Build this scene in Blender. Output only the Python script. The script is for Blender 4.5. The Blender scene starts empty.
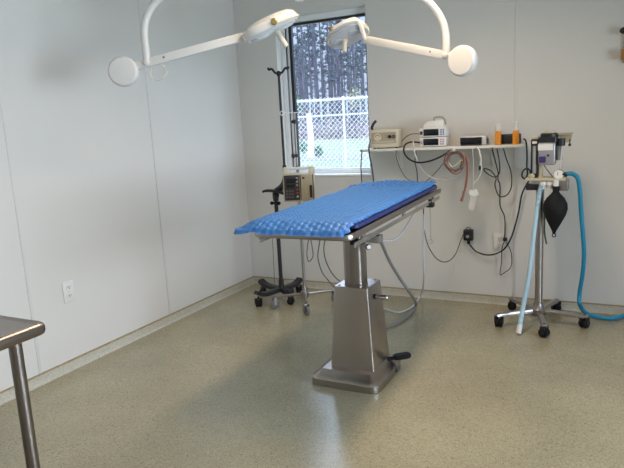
import bpy, bmesh, math, random
from mathutils import Vector, Matrix, noise
random.seed(7)
sc = bpy.context.scene
COL = sc.collection
V = Vector
PI = math.pi

# ------------------------------------------------------------------ camera
FPX, YAW, PITCH, ROLL = 594.96, -0.4802, 0.1817, -0.0541
CAM = V((3.159, -4.7706, 1.5))
_f = V((math.sin(YAW)*math.cos(PITCH), math.cos(YAW)*math.cos(PITCH), -math.sin(PITCH)))
_r0 = V((math.cos(YAW), -math.sin(YAW), 0)); _u0 = _r0.cross(_f)
_r = math.cos(ROLL)*_r0 + math.sin(ROLL)*_u0
_u = -math.sin(ROLL)*_r0 + math.cos(ROLL)*_u0
cam = bpy.data.cameras.new('camera'); camo = bpy.data.objects.new('camera', cam); COL.objects.link(camo)
cam.sensor_fit = 'HORIZONTAL'; cam.sensor_width = 36; cam.lens = FPX/624*36
cam.clip_start = .05; cam.clip_end = 600
camo.matrix_world = Matrix(((_r.x, _u.x, -_f.x, CAM.x), (_r.y, _u.y, -_f.y, CAM.y), (_r.z, _u.z, -_f.z, CAM.z), (0, 0, 0, 1)))
sc.camera = camo


def at(px, py, y=None, z=None, x=None):
    """survey helper: photo point -> world point on the plane x, y or z = const"""
    d = _f + _r*((px-312)/FPX) - _u*((py-234)/FPX)
    if y is not None: t = (y-CAM.y)/d.y
    elif z is not None: t = (z-CAM.z)/d.z
    else: t = (x-CAM.x)/d.x
    return CAM + d*t

# ------------------------------------------------------------------ materials
def mat(name, col, rough=.5, metal=0., bump=None, var=None, coat=0., trans=0., emit=None, spec=.5, rvar=None, alpha=1.):
    m = bpy.data.materials.new(name); m.use_nodes = True
    nt = m.node_tree; b = nt.nodes['Principled BSDF']
    b.inputs['Base Color'].default_value = (*col, 1); b.inputs['Roughness'].default_value = rough
    b.inputs['Metallic'].default_value = metal; b.inputs['Coat Weight'].default_value = coat
    b.inputs['Transmission Weight'].default_value = trans; b.inputs['Specular IOR Level'].default_value = spec
    b.inputs['Alpha'].default_value = alpha
    if emit:
        b.inputs['Emission Color'].default_value = (*emit[0], 1); b.inputs['Emission Strength'].default_value = emit[1]
    tc = nt.nodes.new('ShaderNodeTexCoord')
    def nz(scale, detail=4, stretch=None):
        n = nt.nodes.new('ShaderNodeTexNoise'); n.inputs['Scale'].default_value = scale; n.inputs['Detail'].default_value = detail
        src = tc.outputs['Object']
        if stretch:
            mp = nt.nodes.new('ShaderNodeMapping'); mp.inputs['Scale'].default_value = stretch
            nt.links.new(src, mp.inputs['Vector']); src = mp.outputs['Vector']
        nt.links.new(src, n.inputs['Vector']); return n
    if var:      # (scale, amount[, stretch]) brightness variation of the surface itself
        n = nz(var[0], 4, var[2] if len(var) > 2 else None)
        r = nt.nodes.new('ShaderNodeValToRGB'); k = var[1]
        r.color_ramp.elements[0].position = .3; r.color_ramp.elements[1].position = .7
        r.color_ramp.elements[0].color = (*[max(0, c*(1-k)) for c in col], 1)
        r.color_ramp.elements[1].color = (*[min(1, c*(1+k)) for c in col], 1)
        nt.links.new(n.outputs['Fac'], r.inputs['Fac']); nt.links.new(r.outputs['Color'], b.inputs['Base Color'])
    if rvar:
        n = nz(rvar[0], 3, rvar[2] if len(rvar) > 2 else None)
        mr = nt.nodes.new('ShaderNodeMapRange'); mr.inputs['To Min'].default_value = rough-rvar[1]; mr.inputs['To Max'].default_value = rough+rvar[1]
        nt.links.new(n.outputs['Fac'], mr.inputs['Value']); nt.links.new(mr.outputs['Result'], b.inputs['Roughness'])
    if bump:     # (scale, strength, distance[, stretch])
        n = nz(bump[0], 3, bump[3] if len(bump) > 3 else None)
        bp = nt.nodes.new('ShaderNodeBump'); bp.inputs['Strength'].default_value = bump[1]; bp.inputs['Distance'].default_value = bump[2]
        nt.links.new(n.outputs['Fac'], bp.inputs['Height']); nt.links.new(bp.outputs['Normal'], b.inputs['Normal'])
    return m


def floor_material():
    m = bpy.data.materials.new('speckled_epoxy'); m.use_nodes = True
    nt = m.node_tree; b = nt.nodes['Principled BSDF']; L = nt.links.new
    tc = nt.nodes.new('ShaderNodeTexCoord')
    vo = nt.nodes.new('ShaderNodeTexVoronoi'); vo.inputs['Scale'].default_value = 190
    L(tc.outputs['Object'], vo.inputs['Vector'])
    sep = nt.nodes.new('ShaderNodeSeparateColor'); L(vo.outputs['Color'], sep.inputs['Color'])
    r = nt.nodes.new('ShaderNodeValToRGB'); r.color_ramp.interpolation = 'CONSTANT'
    e = r.color_ramp.elements
    cols = [(0, (.335, .30, .192)), (.22, (.365, .33, .22)), (.5, (.395, .36, .245)), (.75, (.43, .395, .275)), (.92, (.23, .20, .13)), (.96, (.32, .27, .165))]
    e[0].position, e[0].color = 0, (*cols[0][1], 1); e[1].position, e[1].color = cols[1][0], (*cols[1][1], 1)
    for p_, c_ in cols[2:]:
        q = e.new(p_); q.color = (*c_, 1)
    L(sep.outputs['Red'], r.inputs['Fac'])
    n2 = nt.nodes.new('ShaderNodeTexNoise'); n2.inputs['Scale'].default_value = 1.6; n2.inputs['Detail'].default_value = 5
    L(tc.outputs['Object'], n2.inputs['Vector'])
    mr = nt.nodes.new('ShaderNodeMapRange'); mr.inputs['From Min'].default_value = .3; mr.inputs['From Max'].default_value = .7
    mr.inputs['To Min'].default_value = .84; mr.inputs['To Max'].default_value = 1.08
    L(n2.outputs['Fac'], mr.inputs['Value'])
    mx = nt.nodes.new('ShaderNodeMix'); mx.data_type = 'RGBA'; mx.blend_type = 'MULTIPLY'; mx.inputs['Factor'].default_value = 1
    L(r.outputs['Color'], mx.inputs['A']); L(mr.outputs['Result'], mx.inputs['B']); L(mx.outputs['Result'], b.inputs['Base Color'])
    n3 = nt.nodes.new('ShaderNodeTexNoise'); n3.inputs['Scale'].default_value = 60; L(tc.outputs['Object'], n3.inputs['Vector'])
    bp = nt.nodes.new('ShaderNodeBump'); bp.inputs['Strength'].default_value = .10; bp.inputs['Distance'].default_value = .001
    L(n3.outputs['Fac'], bp.inputs['Height']); L(bp.outputs['Normal'], b.inputs['Normal'])
    b.inputs['Roughness'].default_value = .22; b.inputs['Specular IOR Level'].default_value = .6
    return m

M = {}
M['floor'] = floor_material()
M['wall'] = mat('white_wall_panel', (.71, .69, .655), .38, bump=(160, .35, .0012), var=(1.2, .025))
M['ceiling'] = mat('ceiling_white', (.72, .72, .70), .8, bump=(90, .3, .002))
M['batten'] = mat('panel_batten', (.69, .68, .66), .4)
M['skirt'] = mat('cove_base_epoxy', (.51, .48, .40), .5, var=(140, .22))
M['strip'] = mat('ochre_strip', (.36, .28, .15), .5, var=(30, .15))
M['frame'] = mat('window_vinyl', (.86, .88, .90), .35)
M['jamb'] = mat('window_jamb', (.74, .74, .73), .45)
M['gasket'] = mat('black_gasket', (.012, .012, .014), .4)
M['steel'] = mat('brushed_steel', (.44, .40, .37), .33, 1.)
M['steel_h'] = mat('brushed_steel_flat', (.41, .37, .335), .32, 1.)
M['steel_dark'] = mat('worn_dark_steel', (.27, .235, .215), .3, 1.)
M['chrome'] = mat('chrome', (.62, .60, .58), .16, 1.)
M['dull'] = mat('dull_metal', (.34, .31, .29), .38, 1.)
M['silver'] = mat('silver_paint', (.60, .60, .60), .4, .2)
M['alu'] = mat('aluminium', (.55, .55, .55), .42, 1.)
M['black'] = mat('black_plastic', (.014, .014, .017), .42)
M['rubber'] = mat('black_rubber', (.009, .009, .010), .65, spec=.25)
M['grey_rubber'] = mat('grey_rubber', (.16, .16, .165), .6)
M['screen'] = mat('dark_screen', (.006, .006, .008), .12)
M['blue'] = mat('blue_quilted_vinyl', (.044, .18, .50), .45, var=(25, .08), spec=.35)
M['navy'] = mat('navy_vinyl', (.025, .04, .16), .45)
M['lamp'] = mat('cream_enamel', (.70, .685, .66), .35)
M['lampy'] = mat('cream_trim', (.64, .60, .50), .4)
M['lens'] = mat('frosted_lens', (.74, .74, .74), .25)
M['brass'] = mat('brass_bolt', (.60, .46, .18), .35, 1.)
M['white'] = mat('white_plastic', (.76, .75, .72), .4)
M['shelf'] = mat('white_laminate', (.80, .78, .73), .35)
M['beige'] = mat('beige_plastic', (.56, .50, .36), .5)
M['cream'] = mat('cream_plastic', (.66, .61, .47), .5)
M['tan'] = mat('tan_panel', (.42, .36, .25), .5)
M['dark'] = mat('dark_panel', (.035, .033, .036), .35)
M['red'] = mat('red_button', (.50, .03, .03), .4)
M['grey'] = mat('grey_plastic', (.33, .33, .34), .45)
M['key'] = mat('grey_key', (.11, .11, .13), .5)
M['bluekey'] = mat('blue_key', (.16, .24, .48), .5)
M['pinkkey'] = mat('mauve_key', (.52, .36, .48), .5)
M['orange'] = mat('orange_liquid', (.82, .30, .015), .2, spec=.6)
M['clear'] = mat('clear_plastic', (.80, .78, .74), .2, alpha=.5)
M['cord'] = mat('black_cord', (.012, .012, .013), .5)
M['cordgrey'] = mat('grey_cord', (.13, .13, .13), .5)
M['cordwhite'] = mat('white_cord', (.70, .68, .64), .5)
M['hosegrey'] = mat('grey_hose', (.22, .215, .205), .4)
M['hosewhite'] = mat('clear_white_tube', (.62, .62, .64), .3)
M['pink'] = mat('pink_cable', (.42, .21, .16), .5)
M['pink2'] = mat('brown_cable', (.24, .12, .09), .5)
M['paper'] = mat('white_paper', (.80, .79, .77), .7)
M['hoseblue'] = mat('blue_hose', (.01, .25, .44), .35)
M['tubeblue'] = mat('pale_blue_tube', (.46, .66, .78), .3)
M['vap'] = mat('silver_vaporizer', (.42, .42, .45), .35, .6)
M['purple'] = mat('purple_mark', (.06, .03, .16), .4)
M['wood'] = mat('orange_wood', (.42, .19, .05), .5, var=(20, .25, (1, 1, .1)))
M['green'] = mat('green_tube', (.03, .10, .04), .5)
M['galv'] = mat('galvanised', (.80, .82, .84), .5, .15)
M['grass'] = mat('pale_lawn', (.165, .20, .135), .9, var=(.6, .25), bump=(8, .6, .05))
M['litter'] = mat('pine_litter', (.25, .19, .17), .95, var=(.8, .35))
M['gravel'] = mat('grey_gravel', (.17, .165, .175), .95, var=(3, .2))
M['bark'] = mat('pine_bark', (.10, .10, .135), .9, var=(3, .45, (1, 1, .25)))
M['brush'] = mat('dry_underbrush', (.30, .25, .26), .9, var=(.7, .35))
M['needle'] = mat('pine_needles', (.11, .145, .17), .8, var=(1.3, .4))
M['leafy'] = mat('yellow_leaves', (.36, .35, .26), .8, var=(1.5, .4))
M['leafg'] = mat('green_leaves', (.10, .20, .11), .8, var=(3, .4))
M['lamp_tube'] = mat('lit_diffuser', (.9, .9, .9), .5, emit=((1., .93, .82), 3.))
g = bpy.data.materials.new('window_glass'); g.use_nodes = True
nt = g.node_tree; nt.nodes.remove(nt.nodes['Principled BSDF'])
tr = nt.nodes.new('ShaderNodeBsdfTransparent'); tr.inputs[0].default_value = (.94, .97, 1, 1)
gl = nt.nodes.new('ShaderNodeBsdfGlossy'); gl.inputs['Roughness'].default_value = .02
mxs = nt.nodes.new('ShaderNodeMixShader'); mxs.inputs[0].default_value = .05
nt.links.new(tr.outputs[0], mxs.inputs[1]); nt.links.new(gl.outputs[0], mxs.inputs[2])
nt.links.new(mxs.outputs[0], nt.nodes['Material Output'].inputs[0])
M['glass'] = g

# ------------------------------------------------------------------ mesh helpers
ORG = {}   # object name -> world matrix at build time


class MB:
    def __init__(s): s.bm = bmesh.new()

    def _add(s, verts, faces, mtx=None):
        vs = [s.bm.verts.new(mtx @ V(v) if mtx else V(v)) for v in verts]
        for f in faces:
            try: s.bm.faces.new([vs[i] for i in f])
            except ValueError: pass
        return s

    def join(s, b2, mtx=None):
        b2.verts.index_update()
        vs = [s.bm.verts.new(mtx @ v.co if mtx else v.co) for v in b2.verts]
        for f in b2.faces:
            try: s.bm.faces.new([vs[v.index] for v in f.verts])
            except ValueError: pass
        b2.free(); return s

    def box(s, c, d, bev=0., seg=2, mtx=None, rz=0):
        b = bmesh.new(); bmesh.ops.create_cube(b, size=1)
        bmesh.ops.scale(b, vec=V(d), verts=b.verts)
        if bev > 0: bmesh.ops.bevel(b, geom=list(b.edges), offset=min(bev, min(d)*.49), segments=seg, profile=.5, affect='EDGES')
        m = Matrix.Translation(V(c)) @ Matrix.Rotation(rz, 4, 'Z')
        return s.join(b, mtx @ m if mtx else m)

    def ring_loft(s, rings, cap0=True, cap1=True, mtx=None):
        n = len(rings[0]); vv = []; ff = []
        for r in rings: vv += [tuple(p) for p in r]
        for i in range(len(rings)-1):
            for j in range(n):
                ff.append((i*n+j, i*n+(j+1) % n, (i+1)*n+(j+1) % n, (i+1)*n+j))
        if cap0: ff.append(tuple(reversed(range(n))))
        if cap1: ff.append(tuple(range((len(rings)-1)*n, len(rings)*n)))
        return s._add(vv, ff, mtx)

    def lathe(s, prof, c=(0, 0, 0), axis=(0, 0, 1), seg=24, mtx=None):
        q = V((0, 0, 1)).rotation_difference(V(axis).normalized())
        rings = []
        for (r, h) in prof:
            rings.append([V(c) + q @ V((max(r, 1e-4)*math.cos(2*PI*k/seg), max(r, 1e-4)*math.sin(2*PI*k/seg), h)) for k in range(seg)])
        return s.ring_loft(rings, True, True, mtx)

    def cyl(s, a, b, r0, r1=None, seg=16, mtx=None):
        a, b = V(a), V(b); d = b-a
        return s.lathe([(r0, 0), (r0 if r1 is None else r1, d.length)], a, d, seg, mtx)

    def ball(s, c, r, sc_=(1, 1, 1), seg=16, mtx=None):
        b = bmesh.new(); bmesh.ops.create_uvsphere(b, u_segments=seg, v_segments=max(8, seg//2), radius=r)
        m = Matrix.Translation(V(c)) @ Matrix.Diagonal((*sc_, 1))
        return s.join(b, mtx @ m if mtx else m)

    def tube(s, pts, r, seg=8, smooth=6, closed=False, mtx=None, prof=None):
        P = [V(p) for p in pts]
        if smooth and len(P) > 2: P = crom(P, smooth, closed)
        n = len(P); rings = []
        up = V((0, 0, 1)); prev = None
        for i in range(n):
            t = (P[min(i+1, n-1)]-P[max(i-1, 0)])
            if closed: t = P[(i+1) % n]-P[i-1]
            if t.length < 1e-9: t = V((0, 0, 1))
            t.normalize()
            if prev is None:
                a = up.cross(t)
                if a.length < .05: a = V((1, 0, 0)).cross(t)
                a.normalize()
            else:
                a = prev - t*prev.dot(t); a.normalize()
            prev = a; bb = t.cross(a)
            rr = r(i/(n-1)) if callable(r) else r
            if prof: rings.append([P[i] + a*x*1. + bb*y for x, y in prof])
            else: rings.append([P[i] + (a*math.cos(2*PI*k/seg) + bb*math.sin(2*PI*k/seg))*rr for k in range(seg)])
        if closed: rings.append(rings[0]); return s.ring_loft(rings, False, False, mtx)
        return s.ring_loft(rings, True, True, mtx)

    def prism(s, poly, d, mtx=None):   # polygon in XZ, extruded along Y by d (centred)
        n = len(poly)
        return s.ring_loft([[V((x, -d/2, z)) for x, z in poly], [V((x, d/2, z)) for x, z in poly]], True, True, mtx)

    def build(s, name, m, parent=None, smooth=35, kind=None, label=None):
        me = bpy.data.meshes.new(name)
        bmesh.ops.remove_doubles(s.bm, verts=s.bm.verts, dist=1e-6)
        bmesh.ops.recalc_face_normals(s.bm, faces=s.bm.faces)
        s.bm.to_mesh(me); s.bm.free()
        if smooth:
            me.shade_smooth(); me.set_sharp_from_angle(angle=math.radians(smooth))
        me.materials.append(M[m] if isinstance(m, str) else m)
        o = bpy.data.objects.new(name, me); COL.objects.link(o)
        if parent is not None:
            w = ORG[parent.name]; me.transform(w.inverted()); o.parent = parent; ORG[o.name] = w.copy()
        else: ORG[o.name] = Matrix()
        if kind: o['kind'] = kind
        if label: o['label'] = label
        return o


def crom(P, k, closed=False):
    out = []; n = len(P)
    rng = range(n) if closed else range(n-1)
    for i in rng:
        if closed: p0, p1, p2, p3 = P[i-1], P[i], P[(i+1) % n], P[(i+2) % n]
        else:
            p1, p2 = P[i], P[i+1]
            p0 = P[i-1] if i > 0 else p1*2-p2
            p3 = P[i+2] if i+2 < n else p2*2-p1
        for j in range(k):
            t = j/k
            out.append(.5*((2*p1)+(p2-p0)*t+(2*p0-5*p1+4*p2-p3)*t*t+(3*p1-p0-3*p2+p3)*t**3))
    if not closed: out.append(P[-1])
    return out


def rrect(w, d, r, seg=5, z=0, c=(0, 0)):
    pts = []
    for cx, cy, a0 in ((w/2-r, d/2-r, 0), (-w/2+r, d/2-r, PI/2), (-w/2+r, -d/2+r, PI), (w/2-r, -d/2+r, 1.5*PI)):
        for k in range(seg+1):
            a = a0+PI/2*k/seg; pts.append(V((c[0]+cx+r*math.cos(a), c[1]+cy+r*math.sin(a), z)))
    return pts


def thing(name, label, cat, loc=(0, 0, 0), rz=0, group=None):
    o = bpy.data.objects.new(name, None); COL.objects.link(o)
    o.location = loc; o.rotation_euler = (0, 0, rz); o['label'] = label; o['category'] = cat
    o.empty_display_size = .05
    if group: o['group'] = group
    ORG[o.name] = Matrix.Translation(V(loc)) @ Matrix.Rotation(rz, 4, 'Z')
    return o


def tag(o, label, cat, group=None, kind=None):
    o['label'] = label; o['category'] = cat
    if group: o['group'] = group
    if kind: o['kind'] = kind
    # move origin to the base of the mesh
    me = o.data; n = len(me.vertices); c = V((0, 0, 0)); zmin = 1e9
    for v in me.vertices: c += v.co; zmin = min(zmin, v.co.z)
    c /= max(n, 1); c.z = zmin
    me.transform(Matrix.Translation(-c)); o.location = c
    return o


def copy_tree(o, parent=None):
    c = o.copy(); COL.objects.link(c); c.parent = parent
    for ch in [k for k in o.children]: copy_tree(ch, c)
    return c

# ------------------------------------------------------------------ room shell
CEIL = 2.75; XR = 6.2; YF = -6.6; WT = .14
WX0, WX1, WZ0, WZ1 = .418, 1.274, 1.043, 2.440
b = MB(); b.box((XR/2, YF/2, -.05), (XR+.4, -YF+.4, .1)); b.build('floor', 'floor', kind='structure', smooth=0)
b = MB(); b.box((XR/2, YF/2, CEIL+.05), (XR+.4, -YF+.4, .1)); b.build('ceiling', 'ceiling', kind='structure', smooth=0)
b = MB(); b.box((-WT/2, YF/2, CEIL/2), (WT, -YF+2*WT, CEIL)); b.build('wall_left', 'wall', kind='structure', smooth=0)


def holed(along, const, a0, a1, h0, h1, z0, z1, name):
    b = MB(); t = WT
    def piece(u0, u1, v0, v1):
        c = [(u0+u1)/2, const, (v0+v1)/2]; d = [u1-u0, t, v1-v0]
        if along == 'y': c = [const, (u0+u1)/2, (v0+v1)/2]; d = [t, u1-u0, v1-v0]
        b.box(c, d)
    piece(a0, h0, 0, CEIL); piece(h1, a1, 0, CEIL); piece(h0, h1, 0, z0); piece(h0, h1, z1, CEIL)
    return b.build(name, 'wall', kind='structure', smooth=0)

holed('x', WT/2, 0, XR, WX0, WX1, WZ0, WZ1, 'wall_back')
# a second, unseen window in the right-hand wall gives the cool daylight on the left wall
W2 = (-5.2, -1.9, .55, 2.05)
holed('y', XR+WT/2, YF, 0, *W2, 'wall_right')
b = MB(); b.box((XR/2, YF-WT/2, CEIL/2), (XR, WT, CEIL)); b.build('wall_front', 'wall', kind='structure', smooth=0)


def window(n, conv, w, h, z0, depth=.1):
    """conv(u, v, z): u along opening, v outwards"""
    def bx(mb, u0, u1, v0, v1, z_0, z_1, bev=.003):
        a = conv(u0, v0, z_0); c = conv(u1, v1, z_1)
        mb.box((a+c)/2, [abs(c[i]-a[i]) for i in range(3)], bev)
    z1 = z0+h
    fr = MB(); v0, v1 = depth, depth+.035
    for q in ((0, .05, z0, z1), (w-.02, w, z0, z1), (.05, w-.02, z1-.045, z1), (.05, w-.02, z0, z0+.05)): bx(fr, q[0], q[1], v0-.02, v1, q[2], q[3])
    for q in ((.05, .082, z0+.05, z1-.045), (w-.034, w-.02, z0+.05, z1-.045), (.082, w-.034, z1-.056, z1-.045), (.082, w-.034, z0+.05, z0+.062)): bx(fr, q[0], q[1], v0, v1, q[2], q[3])
    fo = fr.build('window_%d' % n, 'frame', kind='structure')
    gk = MB()
    for q in ((.078, .106, z0+.062, z1-.056), (w-.042, w-.034, z0+.062, z1-.056), (.092, w-.042, z1-.072, z1-.050)): bx(gk, q[0], q[1], v0-.002, v1-.004, q[2], q[3], 0)
    gk.build('gasket', 'gasket', fo)
    p = MB(); bx(p, .088, w-.036, v0+.014, v0+.019, z0+.058, z1-.06, 0); p.build('pane', 'glass', fo)
    s_ = MB(); bx(s_, -.0, w, -.012, v0-.02, z0-.0, z0+.016, .004); s_.build('sill', 'frame', fo)
    return fo

window(1, lambda u, v, z: V((WX0+u, v, z)), WX1-WX0, WZ1-WZ0, WZ0)
window(2, lambda u, v, z: V((XR+v, W2[0]+u, z)), W2[1]-W2[0], W2[3]-W2[2], W2[2])

# baseboards : coved epoxy skirting with an ochre top strip
BH = .0676
def baseboard(name, a, c, nrm):
    a, c, nrm = V(a), V(c), V(nrm)
    prof = [(0, 0), (.026, 0), (.017, .006), (.012, .016), (.011, BH-.008), (0, BH-.008)]
    b = MB(); b.ring_loft([[a+nrm*p+V((0, 0, h)) for p, h in prof], [c+nrm*p+V((0, 0, h)) for p, h in prof]])
    o = b.build(name, 'skirt', kind='structure', smooth=50)
    b = MB(); pr = [(0, BH-.008), (.0125, BH-.008), (.0125, BH), (0, BH)]
    b.ring_loft([[a+nrm*p+V((0, 0, h)) for p, h in pr], [c+nrm*p+V((0, 0, h)) for p, h in pr]])
    b.build('cap_strip', 'strip', o, smooth=0)
baseboard('baseboard_left', (0, YF, 0), (0, 0, 0), (1, 0, 0))
baseboard('baseboard_back', (0, 0, 0), (XR, 0, 0), (0, -1, 0))
baseboard('baseboard_right', (XR, YF, 0), (XR, 0, 0), (-1, 0, 0))
# panel battens
n_ = 0
for y in (-1.241, -2.463, -3.685, -4.9):
    n_ += 1; b = MB(); b.box((.0022, y, (BH+CEIL)/2), (.0044, .020, CEIL-BH), .001); b.build('trim_%d' % n_, 'batten', kind='structure')
n_ += 1; b = MB(); b.box((2.458, -.0022, (BH+CEIL)/2), (.020, .0044, CEIL-BH), .001); b.build('trim_%d' % n_, 'batten', kind='structure')
n_ += 1; b = MB(); b.box((.005, -.005, (BH+CEIL)/2), (.010, .010, CEIL-BH), .003); b.build('trim_%d' % n_, 'batten', kind='structure')

# ------------------------------------------------------------------ ceiling lights (above the frame)
for k, (x, y, e) in enumerate(((1.3, -4.9, 4), (2.2, -1.9, 19))):
    t = thing('ceiling_light', ['lit fluorescent ceiling fixture nearest the left wall', 'lit fluorescent ceiling fixture above the near end of the surgery table'][k], 'ceiling light', (x, y, CEIL-.06), 0, 'ceiling fixtures')
    b = MB()
    b.box((x, y-.61, CEIL-.03), (.32, .02, .06)); b.box((x, y+.61, CEIL-.03), (.32, .02, .06))
    b.box((x-.15, y, CEIL-.03), (.02, 1.2, .06)); b.box((x+.15, y, CEIL-.03), (.02, 1.2, .06))
    b.build('housing', 'white', t)
    b = MB(); b.box((x, y, CEIL-.035), (.28, 1.2, .01)); b.build('diffuser', 'lamp_tube', t)
    l = bpy.data.lights.new('fluorescent_tube', 'AREA'); l.shape = 'RECTANGLE'; l.size = .28; l.size_y = 1.18; l.energy = e; l.color = (1., .76, .53); l.spread = math.radians(150)
    lo = bpy.data.objects.new('fluorescent_tube', l); COL.objects.link(lo); lo.location = (x, y, CEIL-.065)

# portals guide the sky light through both windows
for (loc, rot, sx, sy) in (((WX0+.428, .16, (WZ0+WZ1)/2), (PI/2, 0, PI), .86, 1.40), ((XR+.16, (W2[0]+W2[1])/2, (W2[2]+W2[3])/2), (PI/2, 0, PI/2), 3.3, 1.5)):
    l = bpy.data.lights.new('window_portal', 'AREA'); l.shape = 'RECTANGLE'; l.size = sx; l.size_y = sy; l.cycles.is_portal = True
    lo = bpy.data.objects.new('window_portal', l); COL.objects.link(lo); lo.location = loc
    nrm = V((0, -1, 0)) if sx < 1 else V((-1, 0, 0))
    lo.rotation_euler = (-nrm).to_track_quat('Z', 'Y').to_euler()

l = bpy.data.lights.new('daylight_fill', 'AREA'); l.shape = 'RECTANGLE'; l.size = 3.2; l.size_y = 1.45; l.energy = 80; l.spread = math.radians(105); l.color = (.82, .90, 1.)  # fill lamp added outside the unseen right window to brighten the left wall
lo = bpy.data.objects.new('daylight_fill', l); COL.objects.link(lo); lo.location = (XR+.22, (W2[0]+W2[1])/2, (W2[2]+W2[3])/2); lo.rotation_euler = V((1, 0, 0)).to_track_quat('Z', 'Y').to_euler()

# ------------------------------------------------------------------ surgery table
TX, TY, TZ = 1.842, -1.592, 1.015          # top centre
tw, tl = .535, 1.576
tilt = Matrix.Translation(V((TX, TY, TZ))) @ Matrix.Rotation(math.radians(1.09), 4, 'X')
tb = thing('surgery_table', 'stainless steel surgery table on a tapered pedestal in the room centre', 'surgery table', (1.81, -1.63, 0))
b = MB()
prof = [(-.03, -.026), (-.004, -.026), (.004, -.021), (.006, -.004), (.002, .004), (-.006, .006), (-.014, .002), (-.02, -.008)]
rings = [rrect(tw+2*o_-.012, tl+2*o_-.012, .045+max(o_, -.03), 6, h) for o_, h in prof]
b.ring_loft(rings, True, True, tilt)
b.build('tray_top', 'steel_h', tb)
b = MB()      # under-frame channel
for sx in (-1, 1): b.box((sx*.12, 0, -.038), (.04, 1.2, .03), .003, 1, tilt)
for yy in (-.35, 0, .35): b.box((0, yy, -.044), (.34, .05, .035), .003, 1, tilt)
b.build('support_frame', 'dull', tb)
for sx in (-1, 1):
    b = MB(); b.box((sx*(tw/2-.012), 0, -.054), (.008, tl-.12, .022), .002, 1, tilt)
    for yy in (-.6, 0, .6): b.box((sx*(tw/2-.018), yy, -.038), (.012, .03, .034), 0, 1, tilt)
    b.build('side_rail', 'chrome', tb)
b = MB()      # lifting column, rounded square
b.ring_loft([rrect(.114, .114, .024, 5, z, (1.80, -1.63)) for z in (.55, .94)])
M['steel_col'] = mat('worn_column_steel', (.33, .30, .275), .34, 1., var=(40, .18, (1, 1, .08)))
b.build('column', 'steel_col', tb)
b = MB(); b.ring_loft([rrect(.085, .085, .012, 4, z, (1.80, -1.63)) for z in (.93, .97)]); b.box((1.80, -1.63, .958), (.22, .2, .012), .002)
b.build('head_plate', 'dull', tb)
b = MB(); b.ring_loft([rrect(.272, .275, .008, 3, .078, (1.815, -1.64)), rrect(.208, .213, .008, 3, .568, (1.813, -1.64)), rrect(.204, .209, .008, 3, .570, (1.813, -1.64))])
hs = b.build('pedestal_housing', 'steel', tb)
for sx in (-1, 1):
    for sy in (-1, 1):
        b = MB(); b.lathe([(.008, 0), (.008, .003), (.005, .005)], (1.813+sx*.08, -1.64+sy*.083, .570), seg=10); b.build('screw', 'dull', hs)
b = MB()
rp = [(.0, 0), (.004, .004), (.004, .042), (-.006, .054), (-.02, .060), (-.045, .074), (-.058, .086)]
b.ring_loft([rrect(.422+2*o_, .445+2*o_, max(.06+o_, .006), 8, h, (1.798, -1.662)) for o_, h in rp])
b.build('base', 'steel_h', tb)
b = MB()      # foot pump pedal at the right rear
b.tube([(1.93, -1.56, .07), (1.975, -1.545, .082), (2.01, -1.53, .09)], .012, 10)
b.ring_loft([[V((1.945+u*.905-v*.42, -1.56+u*.42+v*.905, h+.006)) for u, v in ((.03, -.02), (.03, .02), (.0, .022), (-.0, -.022))] for h in (.055, .075)])
pd = b.build('pedal_arm', 'black', tb)
mm = Matrix.Translation(V((2.035, -1.525, .098))) @ Matrix.Rotation(.45, 4, 'Z') @ Matrix.Rotation(-.12, 4, 'Y')
b = MB(); b.ring_loft([rrect(.11+2*o_, .062+2*o_, .028+o_, 5, h) for o_, h in ((-.006, -.014), (0, -.008), (0, .006), (-.008, .013))], mtx=mm)
b.build('pedal_pad', 'rubber', pd)
b = MB()      # black sweep slot of the pedal on the base
b.tube([(1.965, -1.555, .072), (1.992, -1.565, .058), (2.012, -1.57, .040), (2.014, -1.57, .012)], .006, 8); b.build('pedal_slot', 'black', tb)
b = MB()      # side valve on the housing
b.cyl((1.918, -1.66, .50), (1.965, -1.662, .50), .011); b.cyl((1.965, -1.662, .50), (1.995, -1.663, .5), .016); b.ball((1.997, -1.663, .5), .016)
vv = b.build('release_valve', 'chrome', tb)
b = MB(); b.cyl((1.912, -1.66, .50), (1.935, -1.66, .50), .015); b.build('valve_collar', 'black', vv)
b = MB()      # tilt lock under the near edge
c = at(357, 242, y=-1.74); b.box(c, (.07, .05, .028), .006); b.cyl(c+V((-.01, -.04, .004)), c+V((-.01, 0, .004)), .013); b.cyl(c, c+V((0, 0, .075)), .012)
b.build('tilt_clamp', 'rubber', tb)
b = MB(); c = at(374.5, 238.5, y=-1.60); b.box(c, (.085, .06, .045), .004); b.build('tilt_block', 'alu', tb)
b = MB(); b.lathe([(.006, 0), (.006, .015), (.018, .018), (.019, .03), (.014, .035)], at(366.5, 246, y=-1.67), (.75, -.66, 0), 14); b.build('lock_knob', 'dull', tb)
# black tie-down cleat with its wire hook under the far right end
cx_, cy_ = 2.092, -1.06
b = MB(); b.box((cx_, cy_, .953), (.05, .045, .03), .006); b.cyl((cx_, cy_, .96), (cx_, cy_, .99), .012)
ck = b.build('cleat', 'black', tb)
b = MB(); b.cyl((cx_, cy_-.002, .945), (cx_, cy_-.002, .725), .0032, seg=8)
b.tube([V((cx_+.013*math.sin(a), cy_-.002, .713+.013*math.cos(a))) for a in [2*PI*k/12 for k in range(12)]], .003, 6, 2, True)
b.build('hook_rod', 'alu', ck)

# navy cushion and blue quilted warming pad
b = MB()
cm = tilt @ Matrix.Translation(V((.0, .03, .006)))
b.ring_loft([rrect(.50+2*o_, 1.40+2*o_, .03+max(o_, -.02), 5, h) for o_, h in ((-.012, 0), (0, .006), (0, .022), (-.012, .031))], mtx=cm)
o = b.build('table_cushion', 'navy'); tag(o, 'dark navy cushion on the steel table, under the blue pad', 'cushion')

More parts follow.
